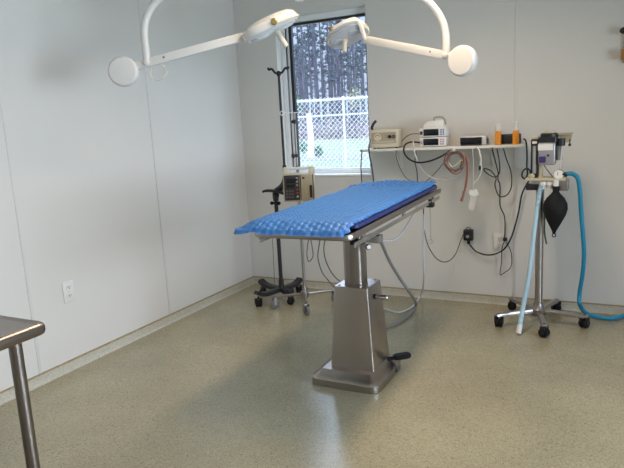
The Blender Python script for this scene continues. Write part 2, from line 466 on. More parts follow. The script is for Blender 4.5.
NX, NY = 150, 372
pw, pl_ = .632, 1.545
bm = bmesh.new(); grid = []
for j in range(NY+1):
    row = []
    for i in range(NX+1):
        u = (i/NX-.5)*pw; v = (j/NY-.5)*pl_
        uu, vv_ = u, v
        p_ = .032
        eu, ev = pw/2-abs(u), pl_/2-abs(v)
        k = max(0, 1-min(eu, ev)/.018)
        tri = lambda q: abs((q/.044) % 1-.5)*2          # zigzag trimmed border
        if eu < ev: uu -= math.copysign(k*.015*tri(v), u)
        else: vv_ -= math.copysign(k*.010*tri(u), v)
        rc = .05; du, dv = abs(uu)-(pw/2-rc), abs(vv_)-(pl_/2-rc)
        if du > 0 and dv > 0:
            mlen = math.hypot(du, dv); mx_ = max(du, dv)
            uu = math.copysign(pw/2-rc+du*mx_/mlen, uu); vv_ = math.copysign(pl_/2-rc+dv*mx_/mlen, vv_)
        bub = abs(math.sin(PI*u/p_)*math.sin(PI*(v/p_+.5*(math.floor(u/p_) % 2))))**.55
        z = .047 + .0085*bub*(1-k)
        ol = max(0, -u-.20)                               # left border hangs past the cushion
        z -= ol*.16+2.2*ol*ol*(1+.25*math.sin(v*27))
        on = min(1, max(0, (-v-.675)/.085)); z -= .032*on*on*(3-2*on)
        z += .004*math.sin(u*33+.5)*on
        zr = max(0, (u-.285)/.03); z -= .006*zr
        fw = math.exp(-((v-.585-.06*u)/.016)**2); z += .012*fw*(.75+.35*math.sin(u*75))
        if v > .60: z += (.008+.006*math.sin((u+.1)*16))*min(1, (v-.60)/.06)
        z += .0025*noise.noise(V((u*6, v*6, 3)))
        z = max(z, .011)
        if v < -.752: z -= min(.017, (-.752-v)*1.2)*(1+.25*math.sin(u*38))
        row.append(bm.verts.new((uu, vv_, z)))
    grid.append(row)
for j in range(NY):
    for i in range(NX): bm.faces.new((grid[j][i], grid[j][i+1], grid[j+1][i+1], grid[j+1][i]))
r = bmesh.ops.solidify(bm, geom=list(bm.faces), thickness=.0035)
bmesh.ops.transform(bm, matrix=tilt @ Matrix.Translation(V((-.060, -.038, .0))), verts=bm.verts)
b = MB(); b.bm.free(); b.bm = bm
o = b.build('warming_pad', 'blue', smooth=60); tag(o, 'bright blue quilted warming pad spread over the steel table', 'pad')

# ------------------------------------------------------------------ surgical lights
def puck(b, c, axis, r, h, mtx=None):
    b.lathe([(r*.55, -h/2), (r*.86, -h/2+.003), (r*.97, -h/2+.012), (r, -h/2+.022), (r, h/2-.022), (r*.97, h/2-.012), (r*.86, h/2-.003), (r*.5, h/2)], c, axis, 40, mtx)


def surgical_light(label, piv, head, hub, hang, hroll, hpitch, rise, R, wx, hsc=1.):
    piv, head, hub = V(piv), V(head), V(hub)
    t = thing('surgical_light', label, 'surgical light', (hub.x, hub.y, CEIL), 0, 'pair of ceiling surgical lights')
    # tube: from the hub out and down to the pivot
    d = V((hub.x-piv.x, hub.y-piv.y, 0)); L = d.length; d.normalize()
    zt = piv.z+rise
    pts = [piv+V((0, 0, .0)), piv+V((0, 0, zt-piv.z-R))]
    for k in range(1, 9):
        a = PI/2*k/8; pts.append(V((piv.x, piv.y, zt-R))+d*(R-R*math.cos(a))+V((0, 0, R*math.sin(a))))
    pts += [V((hub.x, hub.y, zt+.03))-d*.10, V((hub.x, hub.y, zt+.03))-d*.035]
    b = MB(); b.tube(pts, .0205, 14, 3); b.cyl((hub.x-d.x*.03, hub.y-d.y*.03, zt-.02), (hub.x-d.x*.03, hub.y-d.y*.03, CEIL-.0), .024)
    b.build('hanger_tube', 'lamp', t)
    ax = (head-piv).normalized()
    side = ax.cross(V((0, 0, 1))).normalized(); up = side.cross(ax)
    if side.dot(CAM-piv) < 0: side = -side
    fr = Matrix(((ax.x, side.x, up.x, piv.x), (ax.y, side.y, up.y, piv.y), (ax.z, side.z, up.z, piv.z), (0, 0, 0, 1)))
    AL = (head-piv).length
    b = MB(); b.box(((AL-.14-.075)/2-.0, 0, 0), (AL-.14+.075, .026, .046), .004, 2, fr)
    ar = b.build('arm', 'lamp', t)
    b = MB(); b.lathe([(.018, 0), (.018, .006), (.013, .012), (.006, .014)], (0, .013, 0), (0, 1, 0), 16, fr); b.lathe([(.004, 0), (.004, .002)], (-.03, .013, 0), (0, 1, 0), 8, fr)
    b.build('pivot_bolt', 'lamp', ar)
    b = MB(); b.lathe([(.006, 0), (.006, .002)], (.10, .013, .004), (0, 1, 0), 12, fr); b.build('screw', 'dull', ar)
    b = MB(); puck(b, (wx, .004, -.012), (0, 1, 0), .083, .06, fr); b.build('counterweight', 'lamp', t)
    # lamp head
    hm = fr @ Matrix.Translation(V((AL, 0, 0))) @ Matrix.Rotation(hang, 4, 'Z') @ Matrix.Rotation(hpitch, 4, 'Y') @ Matrix.Rotation(hroll, 4, 'X') @ Matrix.Diagonal((hsc, hsc, hsc, 1))
    def oval(a, c_, z, n=40):
        out = []
        for k in range(n):
            th = 2*PI*k/n; cc, ss = math.cos(th), math.sin(th)
            out.append(V((a*math.copysign(abs(cc)**.8, cc), c_*math.copysign(abs(ss)**.8, ss), z)))
        return out
    b = MB(); b.ring_loft([oval(.150, .100, -.012), oval(.158, .108, -.006), oval(.158, .108, .022), oval(.150, .100, .040), oval(.125, .082, .056), oval(.085, .055, .064), oval(.04, .03, .066)], False, True, hm)
    b.ring_loft([oval(.150, .100, -.012), oval(.140, .091, -.010), oval(.138, .089, -.002)], False, False, hm)
    hd = b.build('lamp_head', 'lamp', t)
    b = MB(); b.tube([p_ for p_ in oval(.160, .110, .004)], .008, 8, 1, True, hm); b.build('rim', 'lampy', hd)
    b = MB(); b.ring_loft([oval(.140, .091, -.005), oval(.134, .086, -.014), oval(.10, .06, -.019)], True, True, hm); b.build('lens', 'lens', hd)
    for sx in (-1, 1):
        b = MB(); b.lathe([(.05, 0), (.05, .003), (.044, .006), (.012, .007)], (sx*.072, 0, -.018), (0, 0, -1), 24, hm); b.build('reflector', 'lens', hd)
    b = MB()      # yoke from the arm along the head's side
    ya = hm.inverted() @ (fr @ V((AL-.15, 0, 0)))
    b.tube([ya, V((-.155, .05, .012)), V((-.10, .104, .016)), V((0, .122, .014)), V((.035, .124, .013))], .01, 8, 6, mtx=hm, prof=[(.008, .022), (-.008, .022), (-.011, .014), (-.011, -.014), (-.008, -.022), (.008, -.022), (.011, -.014), (.011, .014)])
    yk = b.build('yoke', 'lamp', t)
    b = MB(); b.lathe([(.018, 0), (.018, .008), (.012, .013)], (.02, .134, .013), (0, 1, 0), 16, hm); b.build('yoke_bolt', 'brass', yk)
    b = MB(); b.lathe([(.022, 0), (.02, .02), (.015, .03), (.0155, .095), (.012, .102)], (.02, .0, -.018), (.12, .1, -1), 16, hm); b.build('handle', 'lampy', hd)
    return t, fr, AL, hm

HUB = (1.55, -1.75)
pL = CAM + (_f+_r*((147-312)/FPX)-_u*((63-234)/FPX))*3.3
hL = CAM + (_f+_r*((272-312)/FPX)-_u*((29-234)/FPX))*3.3
pR = CAM + (_f+_r*((446.5-312)/FPX)-_u*((55.5-234)/FPX))*3.3
hR = CAM + (_f+_r*((347-312)/FPX)-_u*((36-234)/FPX))*3.72
tL, frL, aL, hmL = surgical_light('cream surgical light on the left, arm crossing in front of the left wall', pL, hL, (*HUB, 0), 0, -.03, -.17, .375, .235, -.138)
tR, frR, aR, hmR = surgical_light('cream surgical light on the right, lamp head in front of the window', pR, hR, (*HUB, 0), 0, .30, .62, .35, .27, -.107, .88)
b = MB(); b.tube([(.02, 0, -.018), (.0, .0, -.07), (.03, .012, -.105), (.075, .012, -.095), (.088, 0, -.06), (.075, 0, -.02)], .0035, 6, 6, mtx=frL); b.build('cable_loop', 'lampy', tL)
b = MB(); b.tube([(aR-.145, .0, .02), (aR-.17, .01, .045), (aR-.155, .015, .07), (aR-.12, .02, .075)], .0035, 6, 6, mtx=frR); b.build('cable_loop', 'lampy', tR)
b = MB(); b.lathe([(.13, 0), (.13, -.03), (.10, -.05), (.05, -.06)], (*HUB, CEIL)); o = b.build('ceiling_mount', 'lamp'); tag(o, 'round cream ceiling canopy carrying both surgical lights', 'ceiling mount')

# ------------------------------------------------------------------ castors and stands
def caster(t, c, r, wheel, fork, rz=0., twin=False):
    """c = ground contact"""
    x, y, z = c; d = V((math.cos(rz), math.sin(rz), 0)); n = V((-d.y, d.x, 0))
    b = MB(); ctr = V((x, y, r))
    for s in ((-1, 1) if twin else (0,)):
        b.lathe([(r*.45, -.011), (r*.9, -.011), (r, -.006), (r, .006), (r*.9, .011), (r*.45, .011)], ctr+n*s*.014, n, 20)
    w = b.build('caster', wheel, t)
    b = MB()
    for s in (-1, 1):
        p = ctr + n*s*(.029 if twin else .016)
        b.ring_loft([[p+n*q-d*.010+V((0, 0, -.008)), p+n*q+d*.010+V((0, 0, -.008)), p+n*q+d*.018+V((0, 0, r*.95+.006)), p+n*q-d*.018+V((0, 0, r*.95+.006))] for q in (-.0025, .0025)])
    b.box(ctr+V((0, 0, r+.009)), (.036, .05 if not twin else .066, .008), .003, 2, None, rz)
    b.cyl(ctr+V((0, 0, r+.01)), ctr+V((0, 0, r+.03)), .009, seg=10)
    b.cyl(ctr-n*.02, ctr+n*.02, .005, seg=8)
    b.build('fork', fork, w)
    return w

# steel infusion stand
SX, SY = 0.862, -.55
st = thing('infusion_stand', 'steel pole infusion stand on castors, carrying the beige pump', 'infusion stand', (SX, SY, 0))
b = MB(); b.cyl((SX, SY, .11), (SX, SY, 1.18), .0125); b.cyl((SX, SY, 1.16), (SX, SY, 1.60), .0085); b.build('pole', 'dull', st)
b = MB(); b.lathe([(.02, 0), (.034, .005), (.034, .05), (.022, .062), (.018, .10)], (SX, SY, .085)); b.build('hub', 'dull', st)
for (cx, cy) in ((.635, -.665), (.975, -.748), (1.035, -.335), (.745, -.325)):
    d = (V((cx, cy, 0))-V((SX, SY, 0))).normalized()
    b = MB(); b.tube([(SX+d.x*.02, SY+d.y*.02, .115), (SX+(cx-SX)*.5, SY+(cy-SY)*.5, .108), (cx, cy, .102)], .0115, 10, 4); b.build('leg', 'dull', st)
    caster(st, (cx, cy, 0), .041, 'grey_rubber', 'dull', math.atan2(d.y, d.x)+.5)
b = MB(); b.lathe([(.014, 0), (.014, .025), (.011, .03)], (SX, SY, 1.15)); b.build('collar', 'black', st)
b = MB(); b.cyl((SX-.03, SY-.025, 1.262), (SX+.0, SY, 1.262), .008); b.lathe([(.006, 0), (.02, .008), (.021, .022), (.013, .028)], (SX-.01, SY-.01, 1.262), (-.75, -.66, 0), 14); b.lathe([(.013, -.013), (.013, .013)], (SX, SY, 1.262)); b.build('height_knob', 'black', st)
b = MB(); b.lathe([(.013, -.016), (.013, .016)], (SX, SY, 1.53)); b.ball((SX-.014, SY-.01, 1.53), .013); b.build('upper_clamp', 'black', st)
b = MB()
dv = V((.88, .47, 0))
b.cyl(V((SX, SY, 1.60))-dv*.085, V((SX, SY, 1.60))+dv*.085, .004, seg=8)
for s in (-1, 1):
    c0 = V((SX, SY, 1.60))+dv*s*.098+V((0, 0, -.0))
    b.tube([c0+dv*.016*math.cos(a)+V((0, 0, .016*math.sin(a))) for a in [2*PI*k/12 for k in range(12)]], .0036, 6, 2, True)
b.build('hook_bar', 'galv', st)

# beige infusion pump clamped to the steel pole
pr = math.radians(24)
pc = at(299.3, 186.5, y=-.64)
pm = Matrix.Translation(pc) @ Matrix.Rotation(pr, 4, 'Z') @ Matrix.Scale(1.10, 4)
ip = thing('infusion_pump', 'beige infusion pump with dark keypad, clamped on the steel pole', 'infusion pump', (pc.x, pc.y, pc.z-.105))
b = MB(); b.box((0, 0, -.002), (.222, .13, .196), .008, 2, pm); b.build('body', 'beige', ip)
b = MB(); b.box((-.047, -.069, .0), (.108, .012, .178), .004, 2, pm); pn = b.build('keypad', 'dark', ip)
b = MB(); b.box((-.047, -.0755, .05), (.075, .003, .030), .001, 1, pm); b.box((-.055, -.0755, .012), (.055, .003, .024), .001, 1, pm); b.build('display', 'screen', pn)
for r_ in range(3):
    for c_ in range(3):
        b = MB(); b.box((-.084+c_*.020, -.0757, -.022-r_*.022), (.014, .003, .014), .001, 1, pm); b.build('key', 'key', pn)
for r_, mt_ in enumerate(('grey', 'grey', 'grey', 'red', 'red', 'cream')):
    b = MB(); b.box((-.009, -.0757, .068-r_*.025-(.006 if r_ > 2 else 0)), (.014, .003, .012), .001, 1, pm); b.build('key', mt_, pn)
b = MB(); b.box((.060, -.076, .0), (.082, .026, .178), .004, 2, pm); dr = b.build('door', 'tan', ip)
b = MB(); b.box((.018, -.069, 0), (.008, .010, .178), .001, 1, pm); b.box((.104, -.069, 0), (.006, .010, .178), .001, 1, pm); b.build('door_seam', 'dark', dr)
b = MB(); b.box((.088, -.091, -.028), (.018, .008, .088), .002, 1, pm); lt = b.build('door_latch', 'black', dr)
b = MB(); b.box((.038, -.0895, .068), (.018, .0015, .012), 0, 1, pm); b.build('badge', 'dark', dr)
for s in (-1, 1):
    b = MB(); b.box((s*.088+(.006 if s > 0 else 0), 0, .118), (.040, .06, .048), .006, 2, pm); b.build('handle_post', 'cream', ip)
b = MB(); b.cyl((-.075, -.012, .132), (.085, -.012, .132), .010, mtx=pm); b.build('carry_handle', 'white', ip)
b = MB(); b.box((0.0, .085, 0), (.05, .05, .06), .005, 2, pm); b.build('pole_clamp', 'black', ip)
b = MB(); b.cyl((-.015, -.03, -.10), (-.015, -.03, -.118), .006, mtx=pm); b.build('tubing_port', 'cream', ip)
b = MB(); b.cyl((.035, -.04, -.10), (.035, -.04, -.114), .007, mtx=pm); b.build('tubing_port', 'cream', ip)

# black cranked drip stand
BX, BY = .575, -.44
bs = thing('drip_stand', 'black cranked drip stand with forked top, left of the window', 'drip stand', (BX, BY, 0))
b = MB(); b.cyl((BX, BY, .10), (BX, BY, .93), .017); b.lathe([(.034, 0), (.034, .02), (.024, .05), (.022, .10)], (BX, BY, .09)); b.build('lower_post', 'black', bs)
u0 = at(283, 173, y=BY-.01); u1 = at(280.4, 71, y=BY-.01); UX = (u0.x+u1.x)/2
b = MB(); b.cyl((UX, BY-.01, .95), (UX, BY-.01, u1.z-.02), .0105); b.lathe([(.016, 0), (.016, .05)], (UX, BY-.01, 1.13)); b.lathe([(.016, 0), (.016, .02)], (UX, BY-.01, 1.0)); b.build('upper_pole', 'black', bs)
b = MB()
b.tube([(BX, BY, .90), (BX+.005, BY, .955), (BX+.05, BY, .985), (UX-.02, BY-.005, 1.02), (UX, BY-.01, 1.06)], .027, 10, 5)
b.lathe([(.024, 0), (.024, .05)], (BX, BY, .88)); b.build('crank_bracket', 'black', bs)
b = MB(); hp0 = at(267, 191.5, y=BY-.02); hp1 = at(285, 193.5, y=BY-.02)
b.tube([hp1, (hp0+hp1)/2+V((0, 0, .012)), hp0+V((0, -.01, .008)), hp0+V((-.03, -.02, 0))], .02, 8, 6, prof=[(.022, .010), (-.022, .010), (-.022, -.010), (.022, -.010)])
b.cyl((hp0+hp1)/2+V((.02, 0, 0)), (hp0+hp1)/2+V((.02, 0, -.03)), .01); b.ball((hp0+hp1)/2+V((.01, -.02, -.03)), .018, (1.5, 1, .7)); b.build('lever_handle', 'black', bs)
b = MB(); zt = u1.z-.02
b.ball((UX, BY-.01, zt), .02, (1, 1, 1.2))
for s in (-1, 1):
    e = V((UX, BY-.01, zt)); dd = V((.9, .4, 0))*s
    b.tube([e, e+dd*.03+V((0, 0, .010)), e+dd*.055+V((0, 0, .040)), e+dd*.078+V((0, 0, .035)), e+dd*.085+V((0, 0, .052))], .0095, 10, 5)
b.build('fork_top', 'black', bs)
for (cx, cy) in ((.31, -.33), (.475, -.665), (.61, -.19), (.71, -.525)):
    d = V((cx-BX, cy-BY, 0)); L_ = d.length; d.normalize()
    b = MB(); b.tube([V((BX, BY, .105)), V((BX, BY, .095))+d*L_*.5, V((BX, BY, .098))+d*L_*.82, V((BX, BY, .125))+d*L_*1.08], .02, 8, 5, prof=[(.026, .018), (-.026, .018), (-.032, -.014), (.032, -.014)])
    b.build('leg', 'black', bs)
    caster(bs, (cx, cy, 0), .030, 'rubber', 'black', math.atan2(d.y, d.x)+.8, True)
b = MB(); b.box((BX, BY-.0, .86), (.06, .03, .02), .005); b.ball((BX-.035, BY-.012, .86), .016); b.ball((BX+.035, BY-.012, .86), .016); b.build('height_clamp', 'rubber', bs)

# ------------------------------------------------------------------ wall shelf with the monitors
SZ = 1.280; SY0 = -.25
sx0, sx1 = 1.284, 2.537
sh = thing('wall_shelf', 'long white wall shelf beside the window holding monitors', 'shelf', ((sx0+sx1)/2, -.12, SZ-.02))
b = MB(); b.box(((sx0+sx1)/2, SY0/2-.001, SZ-.0105), (sx1-sx0, -SY0-.002, .021), .002); b.build('board', 'shelf', sh)
for x in (1.55, 2.3):
    b = MB(); b.box((x, -.006, SZ-.10), (.02, .01, .16)); b.box((x, -.10, SZ-.027), (.02, .18, .012)); b.tube([(x, -.01, SZ-.17), (x, -.17, SZ-.03)], .006, 8, 0); b.build('bracket', 'shelf', sh)

def dev(name, label, cat, x, y, rz=0, group=None, z=SZ):
    t = thing(name, label, cat, (x, y, z), rz, group)
    return t, Matrix.Translation(V((x, y, z))) @ Matrix.Rotation(rz, 4, 'Z')

# beige monitor, far left
t, m = dev('patient_monitor', 'beige boxy monitor with dials at the left end of the shelf', 'monitor', 1.475, -.13, .12)
b = MB(); b.box((0, 0, .079), (.225, .17, .142), .006, 2, m); b.build('case', 'cream', t)
b = MB(); b.box((-.005, -.087, .085), (.20, .006, .088), .002, 1, m); fp = b.build('front_panel', 'tan', t)
b = MB(); b.lathe([(.030, 0), (.030, .003), (.026, .004)], (-.055, -.090, .09), (0, -1, 0), 20, m); me_ = b.build('meter', 'cream', fp)
b = MB(); b.tube([V((-.055+.022*math.cos(a), -.0945, .088+.020*math.sin(a))) for a in [PI*.1+PI*.8*k/8 for k in range(9)]], .003, 6, 1, mtx=m); b.build('meter_scale', 'red', me_)
b = MB(); b.lathe([(.014, 0), (.014, .008), (.011, .012)], (.045, -.09, .092), (0, -1, 0), 14, m); b.build('dial', 'black', fp)
b = MB(); b.lathe([(.016, 0), (.016, .008), (.011, .012)], (.078, -.09, .092), (0, -1, 0), 14, m); b.build('dial', 'key', fp)
for k in range(3):
    b = MB(); b.box((.010, -.091, .108-k*.016), (.009, .004, .008), 0, 1, m); b.build('switch', 'grey', fp)
b = MB(); b.box((-.005, -.091, .052), (.17, .002, .012), 0, 1, m); b.build('lettering_strip', 'beige', fp)
for sx in (-1, 1):
    for sy in (-1, 1):
        b = MB(); b.cyl((sx*.09, sy*.06, 0), (sx*.09, sy*.06, .01), .009, seg=10, mtx=m); b.build('foot', 'rubber', t)
b = MB(); b.tube([(-.11, -.02, .145), (-.115, -.03, .168), (-.10, -.03, .20), (-.078, -.03, .222)], lambda q: .011 if q > .1 else .008, 10, 5, mtx=m); b.build('handle', 'black', t)

def oximeter(label, y, z, kmat, rz, x=1.867):
    t, m = dev('pulse_oximeter', label, 'pulse oximeter', x, y, rz, 'stacked pulse oximeters', z)
    b = MB(); b.box((0, 0, .038), (.208, .16, .070), .008, 3, m); b.build('case', 'white', t)
    b = MB(); b.box((-.012, -.081, .038), (.118, .006, .050), .003, 2, m); b.build('screen', 'screen', t)
    for i in range(2):
        for j in range(3):
            b = MB(); b.box((.066+i*.018, -.081, .054-j*.0165), (.013, .005, .012), .002, 1, m); b.build('key', kmat, t)
    b = MB(); b.box((-.087, -.081, .036), (.020, .008, .026), .002, 1, m); b.build('probe_socket', 'dark' if kmat == 'bluekey' else 'pinkkey', t)
    b = MB(); b.box((0, .0, .002), (.17, .12, .004), 0, 1, m); b.build('foot_rail', 'rubber', t)
    return t
oximeter('white pulse oximeter with mauve keys at the bottom of the stack', -.12, SZ, 'pinkkey', .05)
oximeter('white pulse oximeter with blue keys in the middle of the stack', -.122, SZ+.0735, 'bluekey', .06, 1.869)
t, m = dev('doppler_unit', 'cream wedge-topped unit with grey handle topping the stack', 'doppler unit', 1.87, -.115, .05, None, SZ+.147)
b = MB(); b.ring_loft([rrect(.165, .12, .015, 3, 0), rrect(.165, .12, .015, 3, .022), rrect(.125, .09, .012, 3, .052, (.012, .005))], mtx=m); b.build('case', 'white', t)
b = MB(); b.tube([(.0, -.02, .05), (.002, -.02, .075), (.055, -.02, .078), (.082, -.022, .055), (.088, -.024, .018)], .0075, 8, 5, mtx=m); b.build('handle', 'grey', t)

t, m = dev('display_unit', 'low silver and black display box beside the orange bottles', 'display unit', 2.185, -.155, .06)
b = MB(); b.box((-.006, .01, .037), (.192, .12, .070), .010, 3, m); b.build('case', 'silver', t)
b = MB(); b.box((-.020, -.055, .034), (.158, .010, .056), .004, 2, m); b.build('screen', 'screen', t)
b = MB(); b.box((.093, .02, .03), (.010, .06, .04), .003, 1, m); b.build('side_knob', 'dark', t)

def bottle(label, x, y, capped):
    t, m = dev('bottle', label, 'bottle', x, y, 0, 'orange bottles on the shelf')
    b = MB(); b.lathe([(.020, 0), (.0235, .003), (.0235, .086), (.021, .094), (.0215, .1)], mtx=m, seg=20); b.build('liquid_body', 'orange', t)
    b = MB()
    if capped:
        b.lathe([(.0225, .1), (.0225, .150), (.018, .158)], mtx=m, seg=20); b.build('clear_cap', 'clear', t)
    else:
        b.lathe([(.013, .1), (.013, .116), (.008, .12), (.0065, .150), (.010, .152), (.010, .168)], mtx=m, seg=16); b.box((-.012, 0, .160), (.03, .012, .008), .002, 1, m); b.build('pump_spout', 'white', t)
    return t
bottle('orange bottle with tall clear cap, nearer the display box', 2.363, -.20, True)
bottle('orange bottle with white spout, in front of the black adapter', 2.489, -.205, False)
t, m = dev('power_adapter', 'black power adapter lying on the right end of the shelf', 'power adapter', 2.435, -.09, .04)
b = MB(); b.box((0, 0, .037), (.145, .065, .072), .006, 2, m); b.build('brick', 'black', t)
b = MB(); b.cyl((-.066, -.01, .014), (-.095, -.01, .012), .007, mtx=m); b.build('strain_relief', 'rubber', t)

# ------------------------------------------------------------------ cables and hanging things on the back wall
def cable(name, label, pts, r, mt, cat='cable', seg=7, sm=7, group=None):
    P = [at(p[0], p[1], y=p[2]) if len(p) == 3 and p[0] > 20 else V(p) for p in pts]
    b = MB(); b.tube(P, r, seg, sm); o = b.build(name, mt); return tag(o, label, cat, group)

cable('hanging_cable', 'thin grey cord hanging from the very left end of the shelf', [(362, 150, -.262), (361.5, 158, -.262), (361, 168, -.2), (362, 185, -.05), (363, 205, -.02)], .005, 'cordgrey', 'cord')
cable('hanging_cable', 'thick dark cord curving down behind the beige monitor', [(376, 135, -.05), (371, 139, -.03), (369, 146, -.262), (369.5, 155, -.27), (372, 168, -.1), (374, 185, -.03), (376, 210, -.02)], .007, 'cordgrey', 'cord')
cable('hanging_cable', 'black sensor cable swooping from the oximeters to the pink bundle', [(420, 142.5, -.21), (411, 142, -.235), (405, 145, -.27), (404, 152, -.27), (409, 159, -.27), (418, 162.5, -.27), (430, 161, -.27), (442, 156, -.27), (450, 150.5, -.27)], .0065, 'cord')
cable('hanging_cable', 'white cable drooping in a long arc below the oximeter stack', [(413, 140, -.23), (414, 150, -.27), (417, 160, -.265), (423, 171, -.2), (433, 178, -.1), (446, 180, -.05), (456, 178, -.05)], .0055, 'cordwhite')
cable('hanging_cable', 'grey wire looping off the left side of the upper oximeter', [(421, 134, -.2), (412, 134, -.22), (406, 137, -.22), (402, 141, -.22)], .004, 'cordgrey')
cable('hanging_cable', 'dark cord falling straight below the oximeter stack', [(416, 150.5, -.262), (416, 155, -.25), (415, 162, -.1), (417, 172, -.04), (418, 190, -.03)], .005, 'cordgrey')
cable('hanging_cable', 'faint grey wire drooping under the middle of the shelf', [(397, 150, -.26), (396, 156, -.2), (401, 170, -.05), (409, 180, -.03), (424, 182, -.03), (436, 172, -.04), (446, 160, -.1)], .003, 'cordgrey')
# pink bundle, coiled and clipped to the shelf edge
t = thing('lead_bundle', 'coiled bundle of pinkish brown leads clipped under the shelf edge', 'cable bundle', tuple(at(455, 160, y=-.275)))
rnd = random.Random(3)
for k in range(7):
    c0 = (455+rnd.uniform(-1.5, 1.5), 161+rnd.uniform(-1, 3)); rx, ry = rnd.uniform(6, 10.5), rnd.uniform(8, 11.5)
    yv = -.275-.004*k
    pts = [at(c0[0]+rx*math.cos(a+k), max(151.5, c0[1]+ry*math.sin(a+k)), y=yv+.006*math.sin(3*a)) for a in [2*PI*q/14 for q in range(14)]]
    b = MB(); b.tube(pts, .0042, 6, 4, True); b.build('lead_loop', ['pink', 'pink2', 'pink', 'cordgrey', 'pink2', 'pink', 'cordgrey'][k], t)
for k in range(3):
    b = MB(); b.tube([at(x+k*.9, y, y=-.28-.004*k) for x, y in ((452, 152), (461, 153), (466, 160), (466.5, 172), (465, 185), (463.5-k*.3, 193), (462.5-k*.9, 200+k))], .0042, 6, 6); b.build('lead_tail', ['pink', 'pink2', 'pink'][k], t)
b = MB(); b.tube([at(x, y, y=-.284) for x, y in ((464, 191), (463, 196), (461, 201))], .009, 8, 4); b.build('lead_plug', 'pink2', t)
b = MB(); b.tube([at(x, y, y=-.29) for x, y in ((449, 163), (452, 167), (457, 164), (460, 161), (462, 160))], .005, 6, 4); b.build('lead_clip', 'cream', t)
b = MB(); b.box(at(454, 150.5, y=-.268), (.016, .03, .035), .003); b.build('shelf_clip', 'white', t)

t = thing('hanging_tag', 'white tag and sleeve dangling on a string below the shelf', 'hanging tag', tuple(at(474, 190, y=-.27)))
b = MB(); b.tube([at(x, y, y=-.268) for x, y in ((472.5, 148.5), (473.3, 160), (473.5, 175), (473.5, 190))], .0022, 6, 4); b.build('string', 'cordwhite', t)
def slab(name, pts, y, th, mt, parent):
    b = MB(); b.ring_loft([[at(x, q, y=y) for x, q in pts], [at(x, q, y=y)+V((0, th, 0)) for x, q in pts]]); return b.build(name, mt, parent, 0)
slab('tag', [(468, 191.5), (470, 190), (476, 189.5), (478.5, 194.5), (475.5, 196.5), (470.5, 196)], -.275, .02, 'paper', t)
slab('sleeve', [(470.5, 196), (476.5, 196), (475.5, 203), (473.5, 211), (468, 208.5)], -.27, .008, 'clear', t)
t = thing('probe_cable', 'short white cable with black tip looped over the shelf edge', 'cable', tuple(at(480, 160, y=-.27)))
b = MB(); b.tube([at(x, y, y=yy) for x, y, yy in ((476, 146.5, -.22), (477.5, 148, -.258), (479.5, 152, -.268), (481, 160, -.268), (480, 166, -.268))], .007, 8, 6); b.build('sheath', 'cordwhite', t)
b = MB(); b.tube([at(x, y, y=-.268) for x, y in ((480, 165.5), (479.6, 170))], .008, 8, 2); b.build('tip', 'black', t)
b = MB(); b.tube([at(x, y, y=-.266) for x, y in ((481, 163), (481.5, 170), (479, 177), (474, 183))], .004, 8, 6); b.build('lead', 'cordwhite', t)
cable('hanging_cable', 'black cord with a twisted knot dropping to the wall outlet', [(492, 147.6, -.26), (493, 152, -.258), (495, 160, -.2), (498, 172, -.1), (498, 180, -.05), (500, 186, -.03), (500, 205, -.022), (504, 215, -.02), (505, 225, -.02), (504.5, 238, -.03)], .0045, 'cord', 'cord')
cable('hanging_cable', 'black figure-eight cord loop hanging under the bottles', [(497, 149, -.258), (499, 160, -.2), (499.5, 172, -.13), (495, 177, -.12), (488, 174, -.12), (484, 170, -.12), (485, 168.5, -.115), (491, 171, -.11), (496, 178, -.11), (495, 185, -.1), (499, 196, -.08), (507, 195, -.08), (511.5, 186, -.09), (511, 172, -.12), (506, 158, -.2), (503.5, 148.5, -.257)], .0042, 'cord', 'cord')
t = thing('adapter_cable', 'thick black adapter cord sweeping from shelf to the wall plug', 'cord', tuple(at(500, 250, y=-.03)))
P_ = [(523.5, 138.8, -.08), (525.6, 140.5, -.08), (526.6, 146, -.08), (527, 157, -.075), (526.8, 167, -.07), (527.5, 174, -.06), (525, 178.8, -.06), (522, 176, -.06), (523, 171, -.06), (527, 168.5, -.05), (530.5, 172, -.05), (529, 180, -.05), (522, 194, -.045), (518, 215, -.04), (511, 238, -.04), (503, 250, -.045), (490, 255, -.05), (477, 252, -.05), (469.5, 244.5, -.045)]
b = MB(); b.tube([at(x, y, y=yy) for x, y, yy in P_], .0062, 8, 7); b.build('lead', 'cord', t)
t = thing('wall_plug_adapter', 'black plug-in adapter on the back wall between table and trolley', 'power adapter', tuple(at(468, 244, y=-.02)))
c = at(468.3, 235, y=-.03)
b = MB(); b.box(c+V((0, .006, 0)), (.075, .046, .09), .008, 2); b.box(c+V((0, -.02, -.005)), (.045, .02, .045), .004, 2); bd = b.build('body', 'black', t)
b = MB(); b.box(c+V((0, -.031, -.008)), (.026, .003, .02), .001, 1); b.build('rating_label', 'grey', bd)
b = MB(); b.cyl(c+V((0, -.0, -.04)), c+V((.006, -.005, -.075)), .012, seg=12); b.build('strain_relief', 'rubber', t)
b = MB(); b.tube([c+V((-.02, .0, .044)), c+V((-.01, .0, .06)), c+V((.012, 0, .06)), c+V((.02, 0, .044))], .004, 6, 4); b.build('loop', 'cordgrey', t)

